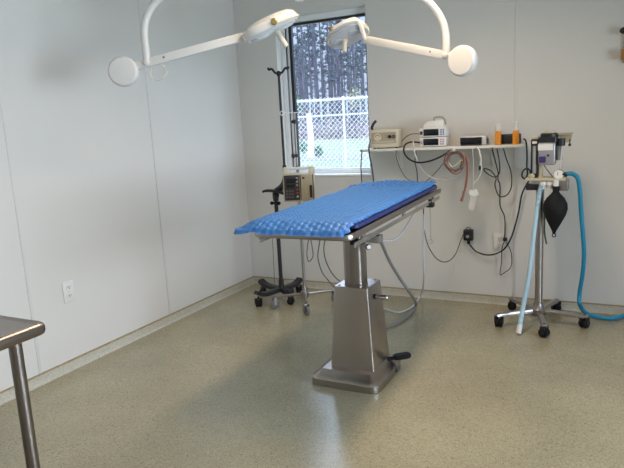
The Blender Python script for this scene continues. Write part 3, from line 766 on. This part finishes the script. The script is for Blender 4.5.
def outlet(label, c, nrm, rz):
    t = thing('wall_outlet', label, 'wall outlet', c, rz, 'white duplex outlets')
    m = Matrix.Translation(V(c)) @ Matrix.Rotation(rz, 4, 'Z')      # local -Y faces the room
    b = MB(); b.box((0, -.004, 0), (.088, .008, .135), .003, 2, m); b.build('cover_plate', 'white', t)
    for s in (-1, 1):
        b = MB(); b.ring_loft([[V((x, -.008, z+s*.028)) for x, z in q] if k == 0 else [V((x, -.012, z+s*.028)) for x, z in q] for k, q in enumerate([[(p.x, p.y) for p in rrect(.036, .032, .012, 4)]]*2)], mtx=m)
        so = b.build('socket', 'white', t)
        b = MB()
        for sx in (-1, 1): b.box((sx*.007, -.0122, s*.028+.004), (.003, .002, .010), 0, 1, m)
        b.cyl((0, -.0115, s*.028-.008), (0, -.0132, s*.028-.008), .003, seg=8, mtx=m); b.build('slot', 'dark', so)
    b = MB(); b.lathe([(.004, 0), (.003, .002)], (0, -.008, 0), (0, -1, 0), 8, m); b.build('screw', 'alu', t)
    return t
outlet('white duplex outlet low on the left wall', (0, -2.179, .517), None, PI/2)
po = at(499.5, 241.5, y=0)
outlet('white duplex outlet on the back wall behind the black cords', (po.x, 0, po.z), None, 0)
t = thing('looped_cable', 'thin black plug cord hanging in a long triangular loop below the outlet', 'cord', tuple(at(505, 240, y=-.02)))
b = MB(); c = at(505, 239.5, y=-.035); b.box(c+V((0, .006, 0)), (.03, .034, .026), .006, 2); b.build('plug', 'black', t)
b = MB(); b.tube([at(x, y, y=-.032) for x, y in ((504.5, 241), (502, 248), (501.5, 262), (500, 274), (503, 273.5), (511, 266.5), (511, 252), (506, 242))], .0035, 6, 6); b.build('lead', 'cord', t)
cable('adapter_lead', 'thin dark lead drooping from the plug-in adapter to the table', [(465, 231, -.03), (461, 240, -.04), (455, 255, -.06), (446, 262, -.1), (436, 258, -.2), (428, 245, -.4), (424, 228, -.6), (423.5, 214, -.8), (424, 205, -.93)], .0035, 'cord')

cable('hanging_cable', 'thin grey line hanging straight down just left of the black stand post', [(272, 226, -.47), (272.6, 240, -.47), (273.6, 262, -.47), (274.8, 286, -.47)], .003, 'cordgrey', 'cord')
# table hoses
def wcable(name, label, pts, r, mt, cat='hose', sm=8):
    b = MB(); b.tube([V(p) for p in pts], r, 8, sm); return tag(b.build(name, mt), label, cat)
wcable('water_hose', 'grey hose hanging under the table and curling to the floor behind it', [at(377, 232, y=-1.40)+V((0, 0, .0)), at(382, 244, y=-1.35), at(390, 262, y=-1.22), at(401, 280, y=-1.1), at(411, 294, y=-1.0), at(416, 304, z=.02), at(410, 314, z=.015), at(398, 322, z=.015), at(388, 326, z=.015), at(372, 328, z=.015)], .0105, 'hosegrey')
wcable('water_hose', 'pale clear hose lying in a curve on the floor behind the pedestal', [at(424, 214, y=-.85), at(423.5, 235, y=-.84), at(423.5, 255, y=-.84), at(424, 278, y=-.83), at(421, 294, z=.05), at(413, 306, z=.012), at(400, 312, z=.012), at(388, 310, z=.012), at(374, 305, z=.012)], .006, 'hosewhite')
wcable('water_tube', 'thin milky tube sagging beneath the right edge of the table', [at(418, 206, y=-1.1), at(411, 219, y=-1.2), at(402, 233, y=-1.33), at(394, 239.5, y=-1.45), at(385, 240.5, y=-1.5), at(376, 238, y=-1.55)], .0055, 'hosewhite', 'tube')
for k, (lab, P_) in enumerate((('thin grey cord loop hanging below the table beside the steel pole', [(310, 232, -1.2), (307.5, 246, -1.15), (307, 256, -1.15), (309, 261.5, -1.15), (313, 256, -1.15), (312, 246, -1.15), (310.5, 238, -1.15)]),
                              ('grey cord falling from the table middle to the floor', [(321, 233, -1.2), (319, 246, -1.15), (318, 258, -1.1), (322, 272, -1.05), (328, 280, -1.0), (334, 287, -.95), (342, 295, -.9)]),
                              ('slender dark cord hanging nearest the column behind the table', [(328, 233, -1.2), (324, 245, -1.15), (325, 258, -1.1), (330, 270, -1.05), (336, 278, -1.0), (345, 285, -.9)]))):
    cable('hanging_cable', lab, P_, .0042, 'cordgrey', 'cord')

# ------------------------------------------------------------------ anaesthesia trolley
AX, AY = 2.68, -.375
an = thing('anesthesia_machine', 'anaesthesia machine on a five-legged steel stand at the right', 'anesthesia machine', (AX, AY, 0))
b = MB(); b.cyl((AX, AY, .08), (AX, AY, 1.06), .027, seg=20); b.build('pole', 'steel', an)
b = MB(); b.lathe([(.05, 0), (.055, .01), (.055, .045), (.04, .06), (.032, .085)], (AX, AY, .06)); b.build('hub', 'dull', an)
for (px, py) in ((499, 326.5), (544, 337), (584, 327.5), (512, 309.5), (557, 309.5)):
    c = at(px, py, z=0)
    d = V((c.x-AX, c.y-AY, 0)); c = V((AX, AY, 0))+d.normalized()*min(d.length, .35)
    if c.y > -.07: c.y = -.07
    d = V((c.x-AX, c.y-AY, 0)); L_ = d.length; d.normalize()
    b = MB(); b.tube([V((AX, AY, .095))+d*.03, V((AX, AY, .092))+d*L_*.5, V((AX, AY, .084))+d*L_, V((AX, AY, .080))+d*(L_+.018)], .02, 10, 4, prof=[(.015, .011), (-.015, .011), (-.021, -.004), (-.019, -.013), (.019, -.013), (.021, -.004)]); b.build('leg', 'steel', an)
    caster(an, (c.x, c.y, 0), .033, 'rubber', 'black', math.atan2(d.y, d.x)+1.0, True)
yb = AY
def am(px, py, dy=0.): return at(px, py, y=yb+dy)
tp = am(546, 178.5)
pzl, pzr = am(526.5, 179), am(566.5, 178)
b = MB(); b.box(((pzl.x+pzr.x)/2, yb-.005, tp.z), (pzr.x-pzl.x, .13, .018), .003); b.build('shelf_plate', 'beige', an)
b = MB(); b.box((AX, yb, tp.z-.03), (.10, .08, .05), .006); b.build('pole_head', 'alu', an)
# flowmeter
fa, fb = am(535, 139), am(535, 177)
fz = (fa.z+fb.z)/2; fh = fa.z-fb.z
b = MB(); b.box((fb.x, yb-.02, fz), (.050, .05, fh), .004); fm = b.build('flowmeter', 'black', an)
b = MB(); b.cyl((fb.x-.0, yb-.049, fb.z+.03), (fb.x, yb-.049, fa.z-.045), .012, seg=12); b.build('flow_tube', 'grey', fm)
b = MB(); b.box((fb.x, yb-.047, fa.z-.022), (.030, .006, .016), .001, 1); b.build('scale_label', 'paper', fm)
b = MB(); b.box((fb.x, yb-.02, fa.z+.012), (.046, .045, .022), .003); b.build('top_block', 'beige', fm)
b = MB(); b.lathe([(.010, 0), (.018, .006), (.018, .02), (.012, .026)], (fb.x-.01, yb-.045, fb.z+.012), (-.3, -1, 0), 14); b.build('flow_knob', 'beige', fm)
# vaporiser
v0, v1 = am(539, 142, -.03), am(555.5, 164.5, -.03)
vx, vz = (v0.x+v1.x)/2, (v0.z+v1.z)/2; vw, vh = v1.x-v0.x, v0.z-v1.z
b = MB(); b.box((vx, yb-.01, vz), (vw, .12, vh), .010, 3); vp = b.build('vaporizer', 'vap', an)
b = MB(); b.ring_loft([rrect(vw+.012, .126, .02, 4, z, (vx+.005, yb-.01)) for z in (v0.z-.004, v0.z+.032)]); b.lathe([(.058, 0), (.058, .022), (.05, .028)], (vx+.01, yb-.01, v0.z+.03), seg=28); dl = b.build('control_dial', 'black', vp)
b = MB(); b.lathe([(.043, 0), (.043, .012), (.036, .016)], (vx+.012, yb-.01, v0.z+.055), seg=24); b.build('dial_cap', 'beige', dl)
b = MB(); b.box((vx-.008, yb-.0715, v0.z-.035), (.095, .003, .042), .001, 1); b.build('white_label', 'paper', vp)
b = MB(); b.box((vx-.026, yb-.073, v1.z+.038), (.042, .006, .042), .003, 1); b.build('filler_block', 'purple', vp)
b = MB(); b.lathe([(.008, 0), (.008, .006)], (vx+.01, yb-.071, vz-.012), (0, -1, 0), 12); b.build('fill_port', 'dark', vp)
b = MB(); b.cyl((v1.x+.02, yb+.0, vz-.05), (v1.x+.02, yb, v0.z+.0), .022, seg=18); b.build('side_canister', 'grey', an)
b = MB(); b.cyl((v1.x+.03, yb-.01, v0.z-.03), (v1.x+.03, yb-.01, v0.z+.02), .027, seg=18); b.build('side_cap', 'black', an)
b = MB(); b.cyl((vx-.045, yb-.01, tp.z), (vx-.045, yb-.01, v1.z+.005), .018, seg=14); b.box((vx-.045, yb-.01, tp.z+.012), (.05, .05, .012), .002); b.build('riser_post', 'beige', an)
# top right bracket
q0, q1 = am(557, 135), am(573, 134)
b = MB(); b.box(((q0.x+q1.x)/2, yb, q0.z+.008), (q1.x-q0.x, .05, .012), .002); b.prism([(q0.x, q0.z), (q1.x-.005, q0.z), (q1.x-.012, q0.z-.045), (q0.x+.05, q0.z-.055), (q0.x+.03, q0.z-.03)], .012, Matrix.Translation(V((0, yb, 0)))); bk = b.build('mask_bracket', 'tan', an)
b = MB(); b.cyl((q1.x-.018, yb-.01, q0.z-.03), (q1.x-.018, yb-.01, q0.z-.062), .004, seg=8); b.ball((q1.x-.018, yb-.01, q0.z-.068), .010); b.build('bracket_knob', 'black', bk)
b = MB(); b.tube([am(561.5, 141, -.02), am(562, 150, -.03), am(561, 160, -.04), am(559.5, 169, -.05)], .005, 8, 5); b.build('gas_line', 'hosewhite', an)
b = MB(); b.tube([am(544, 165, -.05), am(548, 171, -.07), am(553, 177, -.075)], .004, 8, 5); b.build('gas_line', 'cordgrey', an)
# gauge
gc = am(558.5, 174.5, -.06)
b = MB(); b.lathe([(.034, 0), (.036, .004), (.036, .022), (.032, .026)], gc+V((0, .02, 0)), (.1, -1, .1), 24); ga = b.build('pressure_gauge', 'alu', an)
b = MB(); b.lathe([(.030, 0), (.030, .002)], gc+V((.0006, -.0055, .0006)), (.1, -1, .1), 24); b.build('gauge_face', 'paper', ga)
b = MB(); b.box(gc+V((-.004, -.0095, .006)), (.003, .002, .022), 0); b.build('gauge_needle', 'black', ga)
# lower valve block, connectors
b = MB(); e0, e1 = am(557, 180), am(566.5, 186); b.box(((e0.x+e1.x)/2, yb-.02, e0.z-.03), (e1.x-e0.x+.03, .09, .075), .006); b.build('absorber_block', 'dull', an)
b = MB(); e0 = am(533, 186.5); b.box((e0.x, yb-.02, e0.z), (.085, .06, .042), .005); b.build('valve_block', 'black', an)
b = MB()
for px in (543, 550):
    e = am(px, 183, -.06); b.lathe([(.022, 0), (.024, .02), (.018, .03), (.018, .05)], e+V((0, 0, .01)), (0, 0, -1), 16)
b.build('tube_port', 'white', an)
b = MB(); e = am(556, 185, -.085); b.lathe([(.019, .03), (.019, -.03)], e, seg=16); b.build('bag_port', 'white', an)
b = MB(); e = am(562.5, 174.2, -.05); b.cyl(e, e+V((.03, 0, -.002)), .016, seg=14); b.build('scavenge_port', 'black', an)
b = MB(); b.tube([am(543, 196, .03), am(544.5, 215, .035), am(544.5, 232, .035), am(546.5, 244, .03)], .006, 8, 5); b.build('drain_tube', 'green', an)

# rebreathing bag
y2 = yb-.085
e0 = at(556, 189, y=y2); e1 = at(554, 233.5, y=y2); L_ = e0.z-e1.z
pf = [(0, .018), (.05, .019), (.10, .028), (.2, .056), (.32, .074), (.44, .078), (.58, .068), (.72, .048), (.85, .028), (.94, .014), (1., .009)]
b = MB(); seg = 32; rings = []
for tt, rr in pf:
    cc = e0.lerp(e1, tt)
    rings.append([cc+V((rr*(1+.03*math.cos(4*a))*math.cos(a), rr*.8*(1+.03*math.cos(4*a))*math.sin(a), 0)) for a in [2*PI*k/seg for k in range(seg)]])
b.ring_loft(rings)
rb = thing('breathing_bag', 'black rubber breathing bag hanging under the anaesthesia machine', 'breathing bag', tuple(e1))
b.build('bladder', 'rubber', rb)
b = MB(); b.tube([e1+V((.011*math.cos(a), 0, -.012+.012*math.sin(a))) for a in [2*PI*k/12 for k in range(12)]], .0035, 6, 2, True); b.build('tail_loop', 'rubber', rb)
b = MB(); b.lathe([(.020, .02), (.022, .0), (.020, -.02)], e0+V((0, 0, .0)), seg=16); b.build('neck_ring', 'rubber', rb)

# blue scavenging hose
yh = yb-.05
P_ = [at(565, 174.2, y=yh), at(572, 173.8, y=yh), at(577.5, 178, y=yh+.01), at(579.8, 190, y=yh+.02), at(581, 210, y=yh+.03), at(583, 235, y=yh+.04), at(584, 255, y=yh+.06), at(582.5, 275, y=yh+.10), at(579.5, 294, y=yh+.14), at(579.8, 304, y=yh+.12), at(585, 312, y=-.20), at(597, 317, z=.022), at(611, 318.5, z=.022), at(624, 315.5, z=.022), at(636, 310, y=-.05), at(650, 300, y=-.05)]
P_ = [V((p.x, min(p.y, -.045), max(p.z, .022))) for p in P_]
CR = crom(P_, 24); L_ = 0
b = MB(); b.tube(CR, lambda q: .0145+.0013*math.sin(q*900), 12, 0); o = b.build('scavenging_hose', 'hoseblue', smooth=80); tag(o, 'long blue hose dropping from the anaesthesia machine onto the floor', 'hose')
# pale corrugated tube
t = thing('breathing_tube', 'pale blue corrugated breathing tube hanging to the floor by the stand', 'breathing tube', tuple(at(519, 332, y=-.6)))
yt = yb-.06
TP = [at(543.2, 186, y=yt), at(540.5, 189, y=yt-.01), at(538.5, 200, y=yt-.02), at(535, 225, y=yt-.05), at(529.5, 272, y=yt-.11), at(523, 308, y=yt-.15)]
TE = at(518.8, 332, z=.02)
b = MB(); b.tube(crom(TP+[TE.lerp(TP[-1], .15)], 40), lambda q: .0155+.0018*math.sin(q*700), 12, 0); b.build('corrugated_tube', 'tubeblue', t, smooth=80)
b = MB(); d = (TP[-1]-TE).normalized(); b.cyl(TE-d*.012, TE+d*.05, .0175, seg=16); b.build('end_cuff', 'white', t)

# ------------------------------------------------------------------ steel prep table, lower left
GX, GY, GZ = 1.533, -3.535, .922
gt = thing('prep_table', 'stainless steel prep table cut off at the lower left corner', 'table', (GX-.6, GY-.5, 0))
gw, gd = 1.0, 1.2
gcx, gcy = GX-gw/2+.005, GY-gd/2+.003
b = MB(); b.ring_loft([rrect(gw+2*o_, gd+2*o_, .03+o_, 6, GZ+h, (gcx, gcy)) for o_, h in ((-.03, -.040), (-.010, -.040), (-.003, -.036), (.001, -.026), (.001, -.014), (-.003, -.005), (-.010, 0), (-.018, -.001), (-.028, -.004))]); b.build('worktop', 'steel_dark', gt)
lg = at(16, 352, z=.84)
lx, ly = lg.x, lg.y
for x in (lx, 2*gcx-lx):
    for y in (ly, 2*gcy-ly):
        b = MB(); b.cyl((x, y, .03), (x, y, .872), .0205, seg=24); le = b.build('leg', 'steel_dark', gt)
        b = MB(); b.lathe([(.018, 0), (.024, .004), (.024, .028), (.015, .034)], (x, y, 0)); b.build('foot', 'grey', le)
b = MB(); b.box((gcx, gcy, .22), (gw-.16, gd-.16, .02), .006); b.build('under_shelf', 'steel_h', gt)

# ------------------------------------------------------------------ bracket on the back wall at the right edge
k0 = at(622.5, 30.5, y=-.06)
wb = thing('wall_bracket', 'black-topped wooden wall bracket at the right edge of the back wall', 'wall bracket', (k0.x+.03, 0, k0.z-.2))
b = MB(); b.box((k0.x+.03, -.008, k0.z-.09), (.045, .016, .24), .004); b.build('back_plate', 'tan', wb)
b = MB(); b.ball((k0.x+.015, -.055, k0.z), .028, (1.2, 1, .85)); b.cyl((k0.x+.025, -.012, k0.z), (k0.x+.02, -.05, k0.z), .012); b.build('knob', 'black', wb)
k1 = at(622, 54.5, y=-.05)
b = MB(); b.box((k1.x+.018, -.045, k1.z), (.05, .06, .07), .005); b.build('wooden_block', 'wood', wb)

# ------------------------------------------------------------------ outdoors
GR = -.10
def ground(name, y0, y1, mt, z, x0=-120, x1=80):
    b = MB(); b.box(((x0+x1)/2, (y0+y1)/2, z-.1), (x1-x0, y1-y0, .2)); return b.build(name, mt, kind='structure', smooth=0)
ground('ground_lawn', .2, 50, 'grass', GR)
ground('ground_woodland', 50, 220, 'litter', GR+.02)
ground('ground_side', -40, .2, 'grass', GR-.01, XR+.2, 60)
b = MB(); c0 = at(330, 157, z=GR); c0.z = 0
b.ring_loft([[c0+V((7.5*math.cos(a)*(1+.15*math.sin(3*a)), 2.6*math.sin(a), z)) for a in [2*PI*k/28 for k in range(28)]] for z in (GR-.05, GR+.012)])
b.build('ground_gravel', 'gravel', kind='structure')

# chain link fence
fe = thing('chain_link_fence', 'galvanised chain-link fence across the lawn outside the window', 'fence', (-.7, 3.6, GR))
fd = V((1, .25, 0)).normalized(); fn = V((-fd.y, fd.x, 0)); fo_ = V((-.7, 3.6, 0))
FT, FM = 1.855, 1.622
L0, L1 = -5.5, 4.0
b = MB(); b.cyl(fo_+fd*L0+V((0, 0, FT)), fo_+fd*L1+V((0, 0, FT)), .016, seg=10); b.build('top_rail', 'galv', fe)
b = MB(); b.cyl(fo_+fd*L0+V((0, 0, FM)), fo_+fd*L1+V((0, 0, FM)), .011, seg=10); b.build('mid_rail', 'galv', fe)
pp = at(343.5, 140, y=3.55)
s0 = (pp-fo_).dot(fd)
for k in range(-2, 2):
    s = s0+k*2.4
    if L0 < s < L1:
        b = MB(); p = fo_+fd*s+fn*.03; b.cyl((p.x, p.y, GR), (p.x, p.y, FT), .016, seg=12); b.lathe([(.022, 0), (.022, .03), (.012, .05)], (p.x, p.y, FT-.01), seg=12); b.build('post', 'galv', fe)
b = MB(); cell = .072; H = FT-GR+.035; rw = .0034
N = int((L1-L0)/cell)
for sgn in (-1, 1):
    for k in range(-int(H/cell)-1, N+int(H/cell)+2):
        xA = L0+k*cell; zA, zB = GR, GR+H; xB = xA+sgn*H*.92
        lo_, hi_ = 0., 1.
        for (xx, lim, up) in ((0, L0, True), (0, L1, False)):
            dx = xB-xA
            tt = (lim-xA)/dx
            if (dx > 0) == up: lo_ = max(lo_, tt)
            else: hi_ = min(hi_, tt)
        if hi_-lo_ < .02: continue
        pA = fo_+fd*(xA+(xB-xA)*lo_)+V((0, 0, zA+H*lo_)); pB = fo_+fd*(xA+(xB-xA)*hi_)+V((0, 0, zA+H*hi_))
        off = fn*(-.026+.004*sgn); dr_ = (pB-pA).normalized(); sd = dr_.cross(fn)
        b.ring_loft([[p+off+sd*rw*math.cos(a)+fn*rw*math.sin(a) for a in (0, 2.09, 4.19)] for p in (pA, pB)], False, False)
b.build('wire_mesh', 'galv', fe, smooth=60)

# white leaning post and shrubs on the lawn
p0 = at(311, 158, z=GR); p0.z = GR
p1 = at(308.5, 113, y=p0.y)
b = MB(); b.tube([p0, p0.lerp(p1, .5)+V((.05, 0, 0)), p1], lambda q: .16-.04*q, 10, 4); o = b.build('garden_post', 'galv'); tag(o, 'pale post standing on the lawn behind the fence', 'post')

def leaf_cloud(b, c, rad, n, size, rnd, flat=1.):
    for _ in range(n):
        while True:
            q = V((rnd.uniform(-1, 1), rnd.uniform(-1, 1), rnd.uniform(-1, 1)))
            if .15 < q.length < 1: break
        p = V(c)+V((q.x*rad[0], q.y*rad[1], q.z*rad[2]))
        a = V((rnd.uniform(-1, 1), rnd.uniform(-1, 1), rnd.uniform(-1, 1)*flat)).normalized()
        e = a.cross(V((rnd.uniform(-1, 1), rnd.uniform(-1, 1), rnd.uniform(-1, 1)))).normalized()
        s = size*rnd.uniform(.6, 1.4)
        b._add([p-a*s, p+e*s*.45, p+a*s, p-e*s*.45], [(0, 1, 2, 3)])

rnd = random.Random(11)
for k, (px, py, w, h, lab) in enumerate(((318.5, 157, .24, .55, 'round green shrub on the lawn right of the pale post'), (303.5, 154, .26, .75, 'taller green shrub on the lawn left of the pale post'))):
    p = at(px, py, z=GR)
    s = thing('shrub', lab, 'shrub', (p.x, p.y, GR), 0, 'shrubs on the lawn')
    b = MB(); leaf_cloud(b, (p.x, p.y, GR+h*.52), (w, w, h*.5), 260, .06, rnd); b.build('foliage', 'leafg', s, smooth=0)
    b = MB(); b.cyl((p.x, p.y, GR), (p.x, p.y, GR+h*.5), .04, .02, 8); b.build('stem', 'bark', s)

# pines
def pine(rnd, h, r, bare):
    root = thing('pine_tree', 'tall bare-trunked pine in the wood beyond the fence', 'tree', (0, 0, 0), 0, 'pines beyond the fence')
    b = MB(); lean = V((rnd.uniform(-.35, .35), rnd.uniform(-.3, .3), 0))
    b.tube([V((0, 0, -.1)), lean*.3+V((0, 0, h*.3)), lean*.5+V((0, 0, h*.6)), lean+V((0, 0, h))], lambda q: r*(1-.72*q), 8, 4); b.build('trunk', 'bark', root)
    br = MB(); fo = MB()
    z = h*bare
    while z < h*.97:
        a = rnd.uniform(0, 2*PI); q = z/h; L_ = (1-q)*1.3+rnd.uniform(.3, 1.0)
        e = V((math.cos(a)*L_, math.sin(a)*L_, z+rnd.uniform(-.3, 1.1)*L_*.5)); st_ = lean*q+V((0, 0, z))
        br.tube([st_, st_.lerp(e, .5)+V((0, 0, rnd.uniform(-.2, .3))), e], lambda u: .045*(1-.8*u), 5, 3)
        if rnd.random() < .22+.7*(q > .62):
            for _ in range(2): leaf_cloud(fo, e.lerp(st_, rnd.uniform(0, .45)), (.55, .55, .35), 20, .24, rnd, .5)
        z += rnd.uniform(.35, .95)
    for _ in range(10):   # dead twigs lower down
        z = h*rnd.uniform(.08, bare+.1); a = rnd.uniform(0, 2*PI); L_ = rnd.uniform(.6, 2.2)
        br.tube([lean*z/h+V((0, 0, z)), lean*z/h+V((math.cos(a)*L_*.6, math.sin(a)*L_*.6, z+.2)), lean*z/h+V((math.cos(a)*L_, math.sin(a)*L_, z-.2+rnd.uniform(0, .6)))], lambda u: .03*(1-.7*u), 4, 3)
    br.build('branches', 'bark', root); fo.build('foliage', 'needle', root, smooth=0)
    return root
protos = [pine(random.Random(20+k), 20+2.2*k, (.15+.03*k)*1.3, .36+.05*(k % 3)) for k in range(5)]
rnd = random.Random(5); placed = []; n = 0
first = {}
tries = 0
while n < 270 and tries < 14000:
    tries += 1
    y = 65.5+ (rnd.random()**.75)*120
    s = rnd.uniform(-.74, -.02)
    x = CAM.x+(y-CAM.y)*s
    if any((x-a)**2+(y-c_)**2 < 10.5 for a, c_ in placed): continue
    placed.append((x, y)); k = rnd.randrange(5)
    if k not in first: o = protos[k]; first[k] = 1
    else: o = copy_tree(protos[k])
    o.location = (x, y, GR); o.rotation_euler = (0, 0, rnd.uniform(0, 6.28)); sc_ = rnd.uniform(.8, 1.15); o.scale = (sc_, sc_, sc_); n += 1

for k, (px, py, w, h, mt_, lab) in enumerate(((355, 139, .75, 5.0, 'leafy', 'small yellow-leaved tree at the edge of the wood'), (296, 139, .8, 4.6, 'leafg', 'bushy green tree at the left edge of the window view'))):
    p = at(px, 120, y=50); p.y = 53
    s = thing('small_tree', lab, 'tree', (p.x, p.y-3, GR))
    rr = random.Random(50+k)
    b = MB(); leaf_cloud(b, (p.x, p.y-3, GR+h*.80), (w, w, h*.22), 170, .15, rr); b.build('foliage', mt_, s, smooth=0)
    b = MB(); b.cyl((p.x, p.y-3, GR), (p.x, p.y-3, GR+h*.7), .09, .03, 8); b.build('trunk', 'bark', s)

b = MB(); rr = random.Random(9)
for _ in range(130):
    y = rr.uniform(51.5, 62); x = CAM.x+(y-CAM.y)*rr.uniform(-.78, -.02)
    hh = rr.uniform(.5, 1.4); leaf_cloud(b, (x, y, GR+hh), (1.6, .8, hh), 70, .20, rr)
o = b.build('underbrush', 'brush', smooth=0); tag(o, 'dry brownish underbrush along the edge of the wood', 'underbrush', kind='stuff')

# ------------------------------------------------------------------ world
w = bpy.data.worlds.new('overcast_sky'); sc.world = w; w.use_nodes = True
nt = w.node_tree; bg = nt.nodes['Background']
tc = nt.nodes.new('ShaderNodeTexCoord'); sx = nt.nodes.new('ShaderNodeSeparateXYZ'); nt.links.new(tc.outputs['Generated'], sx.inputs[0])
cr = nt.nodes.new('ShaderNodeValToRGB'); e = cr.color_ramp.elements     # overcast: brighter towards the zenith
e[0].position = 0; e[0].color = (.115, .135, .17, 1); e[1].position = .8; e[1].color = (.76, .88, 1.0, 1)
q = e.new(.165); q.color = (.125, .15, .195, 1); q = e.new(.25); q.color = (.54, .66, .90, 1)
nt.links.new(sx.outputs['Z'], cr.inputs['Fac']); nt.links.new(cr.outputs['Color'], bg.inputs['Color'])
bg.inputs['Strength'].default_value = 4.6

sc.view_settings.view_transform = 'Standard'; sc.view_settings.look = 'None'
sc.view_settings.exposure = .34; sc.view_settings.gamma = 1; sc.view_settings.use_curve_mapping = False
sc.cycles.use_denoising = True
sc.cycles.max_bounces = 8; sc.cycles.diffuse_bounces = 5; sc.cycles.glossy_bounces = 4; sc.cycles.transparent_max_bounces = 16
sc.cycles.caustics_reflective = False; sc.cycles.caustics_refractive = False
sc.cycles.sample_clamp_indirect = 6
